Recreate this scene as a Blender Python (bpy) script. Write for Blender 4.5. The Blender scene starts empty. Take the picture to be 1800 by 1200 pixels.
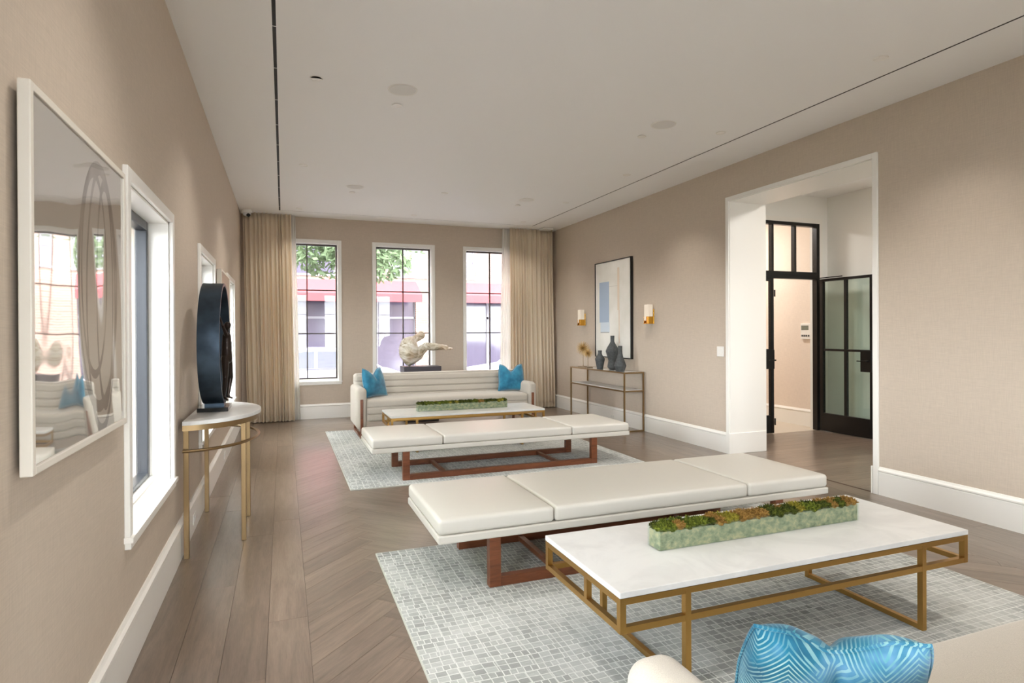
import bpy, bmesh, math, random
from mathutils import Vector, Matrix, Euler, noise as mnoise
random.seed(7)
PI = math.pi
scn = bpy.context.scene
COL = scn.collection

# ------------------------------------------------------------------ camera
cam_d = bpy.data.cameras.new('camera'); cam = bpy.data.objects.new('camera', cam_d); COL.objects.link(cam)
cam_d.sensor_fit = 'HORIZONTAL'; cam_d.sensor_width = 36.0; cam_d.lens = 36.0 * 1058.82 / 1800.0
cam_d.shift_y = -(600 - 585.55) / 1800.0
cam_d.clip_start = 0.03; cam_d.clip_end = 200
cam.matrix_world = Matrix.Translation((0, 0, 1.4)) @ (Matrix.Rotation(-0.3629, 4, 'Z') @ Matrix.Rotation(PI / 2 - 0.0024, 4, 'X') @ Matrix.Rotation(-0.0049, 4, 'Z'))
scn.camera = cam

# ------------------------------------------------------------------ light and exposure
EXPOSURE = 1.33
SKY = 9.0
SUN = 1.6
DOWN = 30.0          # watts per downlight
scn.view_settings.view_transform = 'Standard'; scn.view_settings.look = 'None'
scn.view_settings.exposure = EXPOSURE; scn.view_settings.gamma = 1.0
scn.view_settings.use_curve_mapping = False
world = bpy.data.worlds.new('sky'); scn.world = world; world.use_nodes = True
wb = world.node_tree.nodes['Background']; wb.inputs[0].default_value = (0.905, 0.96, 1.0, 1); wb.inputs[1].default_value = SKY
sun_d = bpy.data.lights.new('sun', 'SUN'); sun_d.energy = SUN; sun_d.angle = math.radians(1.0); sun_d.color = (1, .96, .9)
sun = bpy.data.objects.new('sun', sun_d); COL.objects.link(sun); sun.location = (6, -12, 16)
sun.rotation_euler = Vector((-.35, .62, -.70)).to_track_quat('-Z', 'Y').to_euler()
scn.cycles.max_bounces = 10; scn.cycles.diffuse_bounces = 6; scn.cycles.glossy_bounces = 4
scn.cycles.transparent_max_bounces = 12; scn.cycles.caustics_reflective = False; scn.cycles.caustics_refractive = False
scn.cycles.sample_clamp_indirect = 6.0

# ------------------------------------------------------------------ room dimensions (metres; camera stands at x=0 y=0)
XL, XR, H, YF, YB = -0.614, 4.742, 3.276, 10.326, -3.2

# ------------------------------------------------------------------ helpers
def lin(r, g, b):
    f = lambda c: (c / 255 / 12.92) if c / 255 <= .04045 else ((c / 255 + .055) / 1.055) ** 2.4
    return (f(r), f(g), f(b), 1)

class MB:
    def __init__(s): s.v = []; s.f = []; s.sm = []
    def add(s, vs, fs, smooth=False):
        o = len(s.v); s.v += [tuple(v) for v in vs]
        for f in fs: s.f.append([i + o for i in f]); s.sm.append(smooth)
        return s
    def box(s, x0, x1, y0, y1, z0, z1):
        v = [(x, y, z) for z in (z0, z1) for y in (y0, y1) for x in (x0, x1)]
        return s.add(v, [(0, 2, 3, 1), (4, 5, 7, 6), (0, 1, 5, 4), (2, 6, 7, 3), (0, 4, 6, 2), (1, 3, 7, 5)])
    def bar(s, a, b, w, h=None):     # square bar between two points
        h = h or w; a = Vector(a); b = Vector(b); d = (b - a).normalized()
        up = Vector((0, 0, 1)) if abs(d.z) < .9 else Vector((1, 0, 0))
        r = d.cross(up).normalized(); u = r.cross(d).normalized()
        vs = [p + r * (i * w / 2) + u * (j * h / 2) for p in (a, b) for (i, j) in ((-1, -1), (1, -1), (1, 1), (-1, 1))]
        return s.add(vs, [(3, 2, 1, 0), (4, 5, 6, 7), (0, 1, 5, 4), (1, 2, 6, 5), (2, 3, 7, 6), (3, 0, 4, 7)])
    def tube(s, pts, r, n=10, closed=False, caps=True):
        pts = [Vector(p) for p in pts]; k = len(pts); rings = []
        rad = r if isinstance(r, (list, tuple)) else [r] * k
        prev = None
        for i, p in enumerate(pts):
            t = (pts[(i + 1) % k] - pts[i - 1]) if closed else (pts[min(i + 1, k - 1)] - pts[max(i - 1, 0)])
            t.normalize()
            if prev is None:
                up = Vector((0, 0, 1)) if abs(t.z) < .9 else Vector((1, 0, 0)); a = t.cross(up).normalized()
            else:
                a = (prev - t * prev.dot(t)).normalized()
            prev = a; b = t.cross(a)
            rings.append([p + (a * math.cos(2 * PI * j / n) + b * math.sin(2 * PI * j / n)) * rad[i] for j in range(n)])
        vs = [v for r_ in rings for v in r_]; fs = []
        for i in range(k if closed else k - 1):
            for j in range(n):
                a0 = i * n + j; a1 = i * n + (j + 1) % n; b0 = ((i + 1) % k) * n + j; b1 = ((i + 1) % k) * n + (j + 1) % n
                fs.append((a0, a1, b1, b0))
        o = len(s.v); s.add(vs, fs, True)
        if caps and not closed: s.add([], []); s.f.append([o + j for j in reversed(range(n))]); s.sm.append(False); s.f.append([o + (k - 1) * n + j for j in range(n)]); s.sm.append(False)
        return s
    def cyl(s, c, r, h, n=24, r2=None):
        x, y, z = c; r2 = r if r2 is None else r2
        vs = [(x + r * math.cos(2 * PI * j / n), y + r * math.sin(2 * PI * j / n), z) for j in range(n)] + [(x + r2 * math.cos(2 * PI * j / n), y + r2 * math.sin(2 * PI * j / n), z + h) for j in range(n)]
        s.add(vs, [(j, (j + 1) % n, n + (j + 1) % n, n + j) for j in range(n)], True)
        o = len(s.v) - 2 * n
        s.f.append([o + j for j in reversed(range(n))]); s.sm.append(False); s.f.append([o + n + j for j in range(n)]); s.sm.append(False)
        return s
    def lathe(s, prof, n=28, c=(0, 0, 0)):
        vs = [(c[0] + r * math.cos(2 * PI * j / n), c[1] + r * math.sin(2 * PI * j / n), c[2] + z) for (r, z) in prof for j in range(n)]
        fs = [(i * n + j, i * n + (j + 1) % n, (i + 1) * n + (j + 1) % n, (i + 1) * n + j) for i in range(len(prof) - 1) for j in range(n)]
        return s.add(vs, fs, True)
    def prism(s, poly, axis, a0, a1):   # polygon in the two other axes, extruded along axis
        n = len(poly); mk = {'x': lambda p, t: (t, p[0], p[1]), 'y': lambda p, t: (p[0], t, p[1]), 'z': lambda p, t: (p[0], p[1], t)}[axis]
        vs = [mk(p, a0) for p in poly] + [mk(p, a1) for p in poly]
        return s.add(vs, [tuple(reversed(range(n))), tuple(range(n, 2 * n))] + [(j, (j + 1) % n, n + (j + 1) % n, n + j) for j in range(n)])
    def mesh(s, name, mat=None, fixn=True, sharp=35):
        me = bpy.data.meshes.new(name); me.from_pydata(s.v, [], s.f)
        me.polygons.foreach_set('use_smooth', s.sm)
        if fixn:
            bm = bmesh.new(); bm.from_mesh(me); bmesh.ops.recalc_face_normals(bm, faces=bm.faces); bm.to_mesh(me); bm.free()
        if mat: me.materials.append(mat)
        if any(s.sm): me.set_sharp_from_angle(angle=math.radians(sharp))
        me.update(); return me

def link(name, data, parent=None, loc=(0, 0, 0), rot=(0, 0, 0)):
    o = bpy.data.objects.new(name, data); COL.objects.link(o)
    o.location = loc; o.rotation_euler = rot
    if parent: o.parent = parent
    return o
def obj(name, mb, mat, parent=None, loc=(0, 0, 0), rot=(0, 0, 0), bevel=0, seg=2):
    o = link(name, mb.mesh(name, mat), parent, loc, rot)
    if bevel:
        m = o.modifiers.new('bevel', 'BEVEL'); m.width = bevel; m.segments = seg; m.limit_method = 'ANGLE'; m.angle_limit = math.radians(40)
    return o
def tag(o, label=None, cat=None, group=None, kind=None):
    if label: o['label'] = label
    if cat: o['category'] = cat
    if group: o['group'] = group
    if kind: o['kind'] = kind
    return o
def thing(name, label, cat, loc=(0, 0, 0), rz=0, group=None, kind=None):
    o = link(name, None, None, loc, (0, 0, rz)); o.empty_display_size = .1
    return tag(o, label, cat, group, kind)
def copy_tree(o, parent=None):
    c = o.copy(); COL.objects.link(c); c.parent = parent
    for ch in [x for x in o.children]: copy_tree(ch, c)
    return c

def axis_list(h, r, seg, n):
    L = []
    for i in range(seg): L.append(-h + r * (1 - math.cos(PI / 2 * i / seg)) if False else -h + r * i / seg)
    for i in range(n + 1): L.append(-h + r + (2 * h - 2 * r) * i / n)
    for i in range(1, seg + 1): L.append(h - r + r * i / seg)
    return L
def rbox(hx, hy, hz, r, seg=4, n=(4, 4, 2), deform=None, c=(0, 0, 0)):
    """rounded box centred at c, optionally deformed"""
    A = [axis_list(hx, r, seg, n[0]), axis_list(hy, r, seg, n[1]), axis_list(hz, r, seg, n[2])]
    h = (hx, hy, hz); vid = {}; vs = []; fs = []
    def V(p):
        k = tuple(round(q, 5) for q in p)
        if k in vid: return vid[k]
        inner = [max(-h[i] + r, min(h[i] - r, p[i])) for i in range(3)]
        d = Vector([p[i] - inner[i] for i in range(3)])
        q = Vector(inner) + (d.normalized() * r if d.length > 1e-9 else d)
        if deform: q = Vector(deform(q))
        vid[k] = len(vs); vs.append((q.x + c[0], q.y + c[1], q.z + c[2])); return vid[k]
    for ax in range(3):
        u, w = [(1, 2), (2, 0), (0, 1)][ax]
        for sgn in (-1, 1):
            for i in range(len(A[u]) - 1):
                for j in range(len(A[w]) - 1):
                    q = []
                    for (ii, jj) in ((i, j), (i + 1, j), (i + 1, j + 1), (i, j + 1)):
                        p = [0, 0, 0]; p[ax] = sgn * h[ax]; p[u] = A[u][ii]; p[w] = A[w][jj]; q.append(V(p))
                    fs.append(q if sgn > 0 else q[::-1])
    m = MB(); m.add(vs, fs, True); return m

def blob_mesh(name, parts, voxel, smooth=6, mat=None):
    """one continuous surface grown over spheres and tapered limbs (a, b, ra, rb)"""
    bm = bmesh.new()
    for (a, b, ra, rb) in parts:
        a = Vector(a); b = Vector(b); n = max(1, int((b - a).length / (max(min(ra, rb), voxel) * .45)))
        for i in range(n + 1):
            t = i / n; p = a.lerp(b, t); r = ra + (rb - ra) * t
            bmesh.ops.create_icosphere(bm, subdivisions=2, radius=r, matrix=Matrix.Translation(p))
    me = bpy.data.meshes.new(name); bm.to_mesh(me); bm.free()
    o = link('tmp', me); m = o.modifiers.new('r', 'REMESH'); m.mode = 'VOXEL'; m.voxel_size = voxel
    s = o.modifiers.new('s', 'SMOOTH'); s.factor = .5; s.iterations = smooth
    dg = bpy.context.evaluated_depsgraph_get(); out = bpy.data.meshes.new_from_object(o.evaluated_get(dg)); out.name = name
    bpy.data.objects.remove(o); bpy.data.meshes.remove(me)
    out.polygons.foreach_set('use_smooth', [True] * len(out.polygons))
    out.materials.clear()
    if mat: out.materials.append(mat)
    return out

# ------------------------------------------------------------------ materials
class Mat:
    def __init__(s, name, col=(.8, .8, .8, 1), rough=.5, metal=0, spec=.5, coat=0, sheen=0):
        s.m = bpy.data.materials.new(name); s.m.use_nodes = True; s.t = s.m.node_tree; s.b = s.t.nodes['Principled BSDF']
        s.b.inputs['Base Color'].default_value = col; s.b.inputs['Roughness'].default_value = rough
        s.b.inputs['Metallic'].default_value = metal; s.b.inputs['Specular IOR Level'].default_value = spec
        s.b.inputs['Coat Weight'].default_value = coat; s.b.inputs['Sheen Weight'].default_value = sheen
    def n(s, typ, **kw):
        nd = s.t.nodes.new(typ)
        for k, v in kw.items():
            if k in nd.inputs: nd.inputs[k].default_value = v
            else: setattr(nd, k, v)
        return nd
    def l(s, a, b): s.t.links.new(a, b)
    def coord(s, scale=(1, 1, 1), kind='Object', rot=(0, 0, 0)):
        tc = s.n('ShaderNodeTexCoord'); mp = s.n('ShaderNodeMapping'); mp.inputs['Scale'].default_value = scale; mp.inputs['Rotation'].default_value = rot
        s.l(tc.outputs[kind], mp.inputs[0]); return mp.outputs[0]
    def noise(s, vec, scale, detail=4, rough=.5, dist=0):
        nd = s.n('ShaderNodeTexNoise', Scale=scale, Detail=detail, Roughness=rough, Distortion=dist); s.l(vec, nd.inputs['Vector']); return nd.outputs['Fac']
    def ramp(s, fac, stops):
        r = s.n('ShaderNodeValToRGB'); e = r.color_ramp.elements
        e[0].position, e[0].color = stops[0]; e[1].position, e[1].color = stops[-1]
        for p, c in stops[1:-1]: x = e.new(p); x.color = c
        s.l(fac, r.inputs[0]); return r.outputs[0]
    def mix(s, fac, a, b, blend='MIX'):
        m = s.n('ShaderNodeMix', data_type='RGBA', blend_type=blend)
        for sock, v in ((0, fac), (6, a), (7, b)):
            if hasattr(v, 'links') or hasattr(v, 'is_linked'): s.l(v, m.inputs[sock])
            else: m.inputs[sock].default_value = v
        return m.outputs[2]
    def math(s, op, a, b=0.0, c=None):
        m = s.n('ShaderNodeMath', operation=op)
        for i, v in enumerate((a, b) if c is None else (a, b, c)):
            if hasattr(v, 'is_linked'): s.l(v, m.inputs[i])
            else: m.inputs[i].default_value = v
        return m.outputs[0]
    def color(s, sock): s.l(sock, s.b.inputs['Base Color']); return s
    def bump(s, h, strength=.2, dist=.01):
        b = s.n('ShaderNodeBump', Strength=strength, Distance=dist); s.l(h, b.inputs['Height']); s.l(b.outputs[0], s.b.inputs['Normal']); return s

def sc(c, k): return (c[0] * k, c[1] * k, c[2] * k, 1)
def plain(name, rgb, rough=.5, metal=0, **kw): return Mat(name, lin(*rgb), rough, metal, **kw).m

def mk_wallpaper(name, rgb):
    M = Mat(name, lin(*rgb), .75, spec=.3); c = lin(*rgb)
    v = M.noise(M.coord((300, 300, 14)), 1, 3); h = M.noise(M.coord((14, 14, 300)), 1, 3); big = M.noise(M.coord(), .9, 2)
    w = M.math('ADD', M.math('MULTIPLY', v, .5), M.math('MULTIPLY', h, .5))
    M.color(M.ramp(w, [(.36, sc(c, .93)), (.64, sc(c, 1.06))])); M.bump(w, .12, .0015); return M.m
WALLP = mk_wallpaper('linen_wallpaper', (197, 183, 167))
WALLV = mk_wallpaper('pale_wallpaper', (226, 212, 198))
M = Mat('white_trim_paint', lin(238, 236, 230), .35); TRIM = M.m
M = Mat('ceiling_paint', lin(246, 246, 245), .9, spec=.2); M.bump(M.noise(M.coord(), 220, 2), .05, .001); CEIL = M.m
LOBBYW = plain('lobby_white_paint', (236, 236, 232), .7)
DARK = plain('slot_black', (16, 16, 17), .6)
BLACK = plain('black_steel', (17, 15, 14), .35, .3)
STEELBLUE = plain('dark_window_frame', (52, 54, 58), .35, .4)
BRONZEBAR = plain('bronze_muntin', (62, 54, 48), .4, .3)

def mk_wood(name, c0, c1, scale=1.0, rough=.34, rand=.35, bump=.08, spec=.5, coat=0):
    M = Mat(name, c0, rough, spec=spec, coat=coat); M.b.inputs['Coat Roughness'].default_value = .27
    co = M.coord((1.6 * scale, 16 * scale, 16 * scale)); oi = M.n('ShaderNodeObjectInfo')
    cb = M.n('ShaderNodeCombineXYZ'); rr = M.math('MULTIPLY', oi.outputs['Random'], 37.0)
    for i in range(3): M.l(rr, cb.inputs[i])
    va = M.n('ShaderNodeVectorMath', operation='ADD'); M.l(co, va.inputs[0]); M.l(cb.outputs[0], va.inputs[1])
    g = M.noise(va.outputs[0], 1.0, 6, .62, 1.2); fine = M.noise(va.outputs[0], 9, 3, .6)
    f = M.math('ADD', M.math('MULTIPLY', g, .7), M.math('MULTIPLY', fine, .3))
    col = M.ramp(f, [(.3, c0), (.7, c1)])
    k = M.math('ADD', M.math('MULTIPLY', oi.outputs['Random'], rand), 1 - rand / 2)
    hs = M.n('ShaderNodeHueSaturation'); M.l(col, hs.inputs['Color']); M.l(k, hs.inputs['Value']); M.color(hs.outputs[0])
    M.bump(fine, bump, .002); return M.m
FLOORW = mk_wood('grey_oak_floor', lin(92, 77, 65), lin(130, 113, 98), 1, .30, .24, .04, .55, .55)
WALNUT = mk_wood('walnut', lin(84, 45, 26), lin(132, 78, 48), 1.4, .35, .1)
SUBFLOOR = plain('floor_joint', (58, 48, 40), .8)

BRASS = Mat('satin_brass', lin(186, 146, 84), .34, 1).m
BRASS_OLD = Mat('antique_brass', lin(150, 126, 92), .36, 1).m
GOLD = Mat('gilt_brass', lin(226, 172, 74), .25, 1).m
M = Mat('white_stone', lin(236, 235, 231), .3); v = M.noise(M.coord((2, 2, 2)), 1.5, 5, .6, 1.5)
M.color(M.ramp(v, [(.38, lin(200, 199, 196)), (.55, lin(210, 209, 206))])); STONE = M.m
M = Mat('ivory_leather', lin(200, 196, 187), .42, spec=.45); M.bump(M.noise(M.coord(), 420, 3), .1, .001); LEATHER = M.m
def mk_fabric(name, rgb, s=500, rough=.85, sheen=.2):
    M = Mat(name, lin(*rgb), rough, spec=.2, sheen=sheen); c = lin(*rgb)
    a = M.noise(M.coord((1, 1, 1)), s, 2); M.color(M.ramp(a, [(.3, sc(c, .84)), (.7, sc(c, 1.08))])); M.bump(a, .25, .001); return M.m
SOFAF = mk_fabric('oatmeal_upholstery', (186, 178, 166))
M = Mat('teal_velvet', lin(34, 120, 150), .7, spec=.2, sheen=.6)
v = M.noise(M.coord(), 9, 4); M.color(M.ramp(v, [(.3, lin(12, 82, 112)), (.7, lin(48, 134, 164))])); TEAL = M.m

# patterned velvet: stacked zigzag line-work over blue to teal washes
M = Mat('zigzag_velvet', (0, 0, 0, 1), .65, spec=.2, sheen=.2)
sep = M.n('ShaderNodeSeparateXYZ'); M.l(M.coord(), sep.inputs[0])
X, Z = sep.outputs[0], sep.outputs[2]
zig = M.math('MULTIPLY', M.math('PINGPONG', M.math('ADD', X, .31), .055), 1.0)
st = M.math('FRACT', M.math('MULTIPLY', M.math('ADD', Z, zig), 92.0))
line = M.math('GREATER_THAN', st, .66)
zig2 = M.math('PINGPONG', M.math('ADD', Z, .5), .05)
st2 = M.math('GREATER_THAN', M.math('FRACT', M.math('MULTIPLY', M.math('ADD', X, zig2), 88.0)), .62)
sel = M.math('GREATER_THAN', M.math('PINGPONG', M.math('ADD', M.math('MULTIPLY', X, 1.0), M.math('MULTIPLY', Z, .7)), .11), .055)
lm = M.math('ADD', M.math('MULTIPLY', line, sel), M.math('MULTIPLY', st2, M.math('SUBTRACT', 1.0, sel)))
w = M.noise(M.coord(), 8, 4)
base = M.ramp(w, [(.32, lin(6, 66, 92)), (.5, lin(20, 100, 126)), (.68, lin(100, 144, 178))])
lc = M.ramp(M.noise(M.coord(), 11, 3), [(.35, lin(48, 132, 144)), (.65, lin(166, 196, 190))])
fade = M.ramp(M.noise(M.coord(), 7, 2), [(.38, (0.05,) * 3 + (1,)), (.62, (.8,) * 3 + (1,))])
M.color(M.mix(M.math('MULTIPLY', lm, fade), base, lc)); M.bump(lm, .3, .002); ZIGZAG = M.m

# rug: hand-knotted irregular grid
def mk_rug():
    M = Mat('grid_rug', (0, 0, 0, 1), .95, spec=.1, sheen=.15)
    co = M.coord(); nz = M.n('ShaderNodeTexNoise', Scale=2.6, Detail=3); M.l(co, nz.inputs['Vector'])
    sub = M.n('ShaderNodeVectorMath', operation='SUBTRACT'); M.l(nz.outputs['Color'], sub.inputs[0]); sub.inputs[1].default_value = (.5, .5, .5)
    scl = M.n('ShaderNodeVectorMath', operation='SCALE'); M.l(sub.outputs[0], scl.inputs[0]); scl.inputs['Scale'].default_value = .035
    ad = M.n('ShaderNodeVectorMath', operation='ADD'); M.l(co, ad.inputs[0]); M.l(scl.outputs[0], ad.inputs[1])
    def brick(w, h, mo, off, freq=2):
        b = M.n('ShaderNodeTexBrick'); M.l(ad.outputs[0], b.inputs['Vector'])
        b.offset = off; b.offset_frequency = freq; b.squash = .62; b.squash_frequency = 3
        b.inputs['Scale'].default_value = 1; b.inputs['Brick Width'].default_value = w; b.inputs['Row Height'].default_value = h
        b.inputs['Mortar Size'].default_value = mo; b.inputs['Mortar Smooth'].default_value = .3; b.inputs['Bias'].default_value = 0
        b.inputs['Color1'].default_value = lin(130, 132, 128); b.inputs['Color2'].default_value = lin(176, 178, 174); b.inputs['Mortar'].default_value = lin(198, 199, 194)
        return b
    b1 = brick(.050, .040, .0026, 0); b2 = brick(.155, .12, .0035, .0)
    streak = M.ramp(M.noise(M.coord((18, 150, 1)), 1, 4, .75), [(.35, (0, 0, 0, 1)), (.68, (1, 1, 1, 1))]); patch = M.noise(M.coord((.8, .8, 1)), 1.6, 3)
    cell = M.mix(M.math('MULTIPLY', streak, .5), b1.outputs['Color'], lin(104, 105, 100))
    # grid lines fade in and out
    vis = M.ramp(M.noise(M.coord((3, 3, 1)), 2.4, 3), [(.3, (.2,) * 3 + (1,)), (.66, (.9,) * 3 + (1,))])
    lines = M.math('MULTIPLY', b1.outputs['Fac'], vis)
    col = M.mix(lines, cell, lin(206, 207, 201))
    col = M.mix(M.math('MULTIPLY', b2.outputs['Fac'], .5), col, lin(210, 211, 205))
    col = M.mix(M.math('MULTIPLY', M.ramp(patch, [(.4, (0, 0, 0, 1)), (.72, (1, 1, 1, 1))]), .45), col, lin(216, 216, 210))
    M.color(col)
    M.bump(M.math('ADD', M.math('MULTIPLY', b1.outputs['Fac'], -.6), M.noise(co, 300, 2)), .35, .003); return M.m
RUG = mk_rug()
RUGEDGE = plain('rug_binding', (186, 187, 178), .95)

def mk_clear(name, tint=(1, 1, 1, 1), refl=1.0, rough=.0):
    m = bpy.data.materials.new(name); m.use_nodes = True; t = m.node_tree; t.nodes.clear()
    o = t.nodes.new('ShaderNodeOutputMaterial'); mx = t.nodes.new('ShaderNodeMixShader'); tr = t.nodes.new('ShaderNodeBsdfTransparent'); gl = t.nodes.new('ShaderNodeBsdfGlossy')
    fr = t.nodes.new('ShaderNodeLayerWeight'); fr.inputs[0].default_value = .5      # Schlick curve on both faces of the thin sheet
    pw = t.nodes.new('ShaderNodeMath'); pw.operation = 'POWER'; pw.inputs[1].default_value = 5.0; t.links.new(fr.outputs['Facing'], pw.inputs[0])
    mu = t.nodes.new('ShaderNodeMath'); mu.operation = 'MULTIPLY_ADD'; mu.inputs[1].default_value = .9 * refl; mu.inputs[2].default_value = .03 * refl; mu.use_clamp = True
    tr.inputs[0].default_value = tint; gl.inputs['Roughness'].default_value = rough
    t.links.new(pw.outputs[0], mu.inputs[0]); t.links.new(mu.outputs[0], mx.inputs[0]); t.links.new(tr.outputs[0], mx.inputs[1]); t.links.new(gl.outputs[0], mx.inputs[2]); t.links.new(mx.outputs[0], o.inputs[0])
    return m
GLASS = mk_clear('window_glass', (1, 1, 1, 1), .8)
DOORGLASS = mk_clear('green_door_glass', (.84, .90, .86, 1), 1.5)
CLEARGLASS = mk_clear('planter_glass', (.95, .98, .96, 1), 1.0)
def mk_cloth(name, rgb, trans, rgb_t=None, sheer=0):
    m = bpy.data.materials.new(name); m.use_nodes = True; t = m.node_tree; t.nodes.clear()
    o = t.nodes.new('ShaderNodeOutputMaterial'); mx = t.nodes.new('ShaderNodeMixShader'); d = t.nodes.new('ShaderNodeBsdfDiffuse'); tr = t.nodes.new('ShaderNodeBsdfTranslucent')
    d.inputs[0].default_value = lin(*rgb); tr.inputs[0].default_value = lin(*(rgb_t or rgb)); mx.inputs[0].default_value = trans
    t.links.new(d.outputs[0], mx.inputs[1]); t.links.new(tr.outputs[0], mx.inputs[2]); last = mx
    if sheer:
        m2 = t.nodes.new('ShaderNodeMixShader'); tp = t.nodes.new('ShaderNodeBsdfTransparent'); m2.inputs[0].default_value = sheer
        t.links.new(mx.outputs[0], m2.inputs[1]); t.links.new(tp.outputs[0], m2.inputs[2]); last = m2
    t.links.new(last.outputs[0], o.inputs[0]); return m
DRAPE = mk_cloth('linen_drape', (240, 227, 205), .32)
SHEER = mk_cloth('white_sheer', (240, 238, 232), .45, None, .18)

def emit(name, rgb, strength, base=(230, 225, 215)):
    M = Mat(name, lin(*base), .5); M.b.inputs['Emission Color'].default_value = lin(*rgb); M.b.inputs['Emission Strength'].default_value = strength; return M.m

# ------------------------------------------------------------------ the room shell
def wall(name, axis, p0, p1, a0, a1, z0, z1, openings, mat, label):
    """wall slab between planes p0 and p1 across `axis`, running a0..a1, with openings (b0,b1,c0,c1)"""
    A = sorted({a0, a1} | {o[0] for o in openings} | {o[1] for o in openings}); Zs = sorted({z0, z1} | {o[2] for o in openings} | {o[3] for o in openings})
    mb = MB()
    for i in range(len(A) - 1):
        run = None
        for j in range(len(Zs) - 1):
            ca, cz = (A[i] + A[i + 1]) / 2, (Zs[j] + Zs[j + 1]) / 2
            hole = any(o[0] < ca < o[1] and o[2] < cz < o[3] for o in openings)
            if not hole: run = (run[0], Zs[j + 1]) if run else (Zs[j], Zs[j + 1])
            if (hole or j == len(Zs) - 2) and run:
                if axis == 'x': mb.box(p0, p1, A[i], A[i + 1], run[0], run[1])
                else: mb.box(A[i], A[i + 1], p0, p1, run[0], run[1])
                run = None
    return tag(obj(name, mb, mat), label, 'wall', kind='structure')

TW = .055                                        # casing width
LW = [(-4.18 + .0, 0), (-1.83, 0), (.52, 0), (2.87, 1), (5.19, 2), (7.62, 3)]   # left-wall windows: outer near edge; first entries unseen, added for daylight
LW = [w for w in LW if w[0] > YB]
LWW, LZ0, LZ1 = 1.13, .51, 2.095                 # outer width, sill underside, head
FWIN = [(-.17, 4), (1.406, 5), (2.992, 6)]
FWW, FZ0, FZ1 = 1.076, .55, 2.92
lo = [(y + TW, y + LWW - TW, LZ0 + .05, LZ1 - TW) for y, _ in LW]
fo = [(x + TW, x + FWW - TW, FZ0 + .05, FZ1 - TW) for x, _ in FWIN]
wall('wall_left', 'x', XL - .30, XL, YB, YF + .3, -.4, H + .3, lo, WALLP, 'linen papered wall with tall windows on the left side')
wall('wall_far', 'y', YF, YF + .30, XL, XR + .3, -.4, H + .3, fo, WALLP, 'taupe papered wall with three street windows at the far end')
OY0, OY1, OZ = 3.725, 5.522, 2.875               # opening to the lobby
wall('wall_right', 'x', XR, XR + .5, YB, YF, -.05, H + .3, [(OY0, OY1, -.05, OZ)], WALLP, 'tan papered wall with the cased opening on the right')
wall('wall_back', 'y', YB - .3, YB, XL - .3, XR + .5, -.4, H + .3, [(x + TW, x + FWW - TW, FZ0 + .05, FZ1 - TW) for x, _ in FWIN], WALLP, 'papered wall with three added windows behind the camera')

# ceiling: centre field and border, parted by a reveal slot on three sides
S0, S1, T0, T1, Y0, Y1 = -.053, -.031, 4.145, 4.163, 9.868, 9.880
mb = MB(); E_ = .06
mb.box(XL, S0, YB, YF, H, H + E_); mb.box(T1, XR, YB, YF, H, H + E_); mb.box(S1, T0, YB, Y0, H, H + E_); mb.box(S0, T1, Y1, YF, H, H + E_)
mb.box(XL - .3, XR + .5, YB - .3, YF + .3, H + .2, H + .3)
tag(obj('ceiling', mb, CEIL), 'smooth white ceiling with a recessed border slot', 'ceiling', kind='structure')
def slot(label, x0, x1, y0, y1, n, along):
    t = thing('linear_air_slot', label, 'air slot', ((x0 + x1) / 2, (y0 + y1) / 2, H), 0, 'linear slots around the ceiling')
    hx, hy = (x1 - x0) / 2, (y1 - y0) / 2
    obj('channel', MB().box(-hx - .01, hx + .01, -hy - .01, hy + .01, .060, .075), DARK, t)
    k = MB()
    if along == 'y': k.box(-hx - .004, -hx, -hy, hy, .004, .06); k.box(hx, hx + .004, -hy, hy, .004, .06)
    else: k.box(-hx, hx, -hy - .004, -hy, .004, .06); k.box(-hx, hx, hy, hy + .004, .004, .06)
    k2 = MB()
    if along == 'y': k2.box(-hx, hx, -hy, hy, .001, .02)
    else: k2.box(-hx, hx, -hy, hy, .001, .02)
    obj('blade', k2, DARK, t)
    for i in range(n):
        f = (i + .5) / n * 2 - 1
        if along == 'y': obj('divider', MB().box(-hx, hx, f * hy - .0025, f * hy + .0025, -.0005, .001), TRIM, t)
    return t
slot('wide black air slot running along the left side of the ceiling', S0, S1, YB, Y1, 21, 'y')
slot('black air slot running along the right side of the ceiling', T0, T1, YB, Y1, 0, 'y')
slot('hairline slot crossing the ceiling in front of the windows', S1, T0, Y0, Y1, 0, 'x')

# baseboards with a stepped cap
def base_profile(t=.018): return [(0, 0), (t, 0), (t, .188), (t - .004, .196), (t + .006, .204), (t + .006, .214), (t - .004, .226), (t - .010, .238), (0, .238)]
mb = MB(); mb.prism([(XL + a, b) for a, b in base_profile()], 'y', YB, YF)
tag(obj('baseboard_left', mb, TRIM), 'tall white baseboard below the left windows', 'baseboard', kind='structure')
mb = MB(); mb.prism([(YF - a, b) for a, b in base_profile()], 'x', XL + .03, XR - .03)
tag(obj('baseboard_far', mb, TRIM), 'tall white baseboard under the three street windows', 'baseboard', kind='structure')
mb = MB(); mb.prism([(XR - a, b) for a, b in base_profile()], 'y', YB, OY0 - .045); mb.prism([(XR - a, b) for a, b in base_profile()], 'y', OY1 + .04, YF)
tag(obj('baseboard_right', mb, TRIM), 'tall white baseboard on both sides of the cased opening', 'baseboard', kind='structure')

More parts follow.
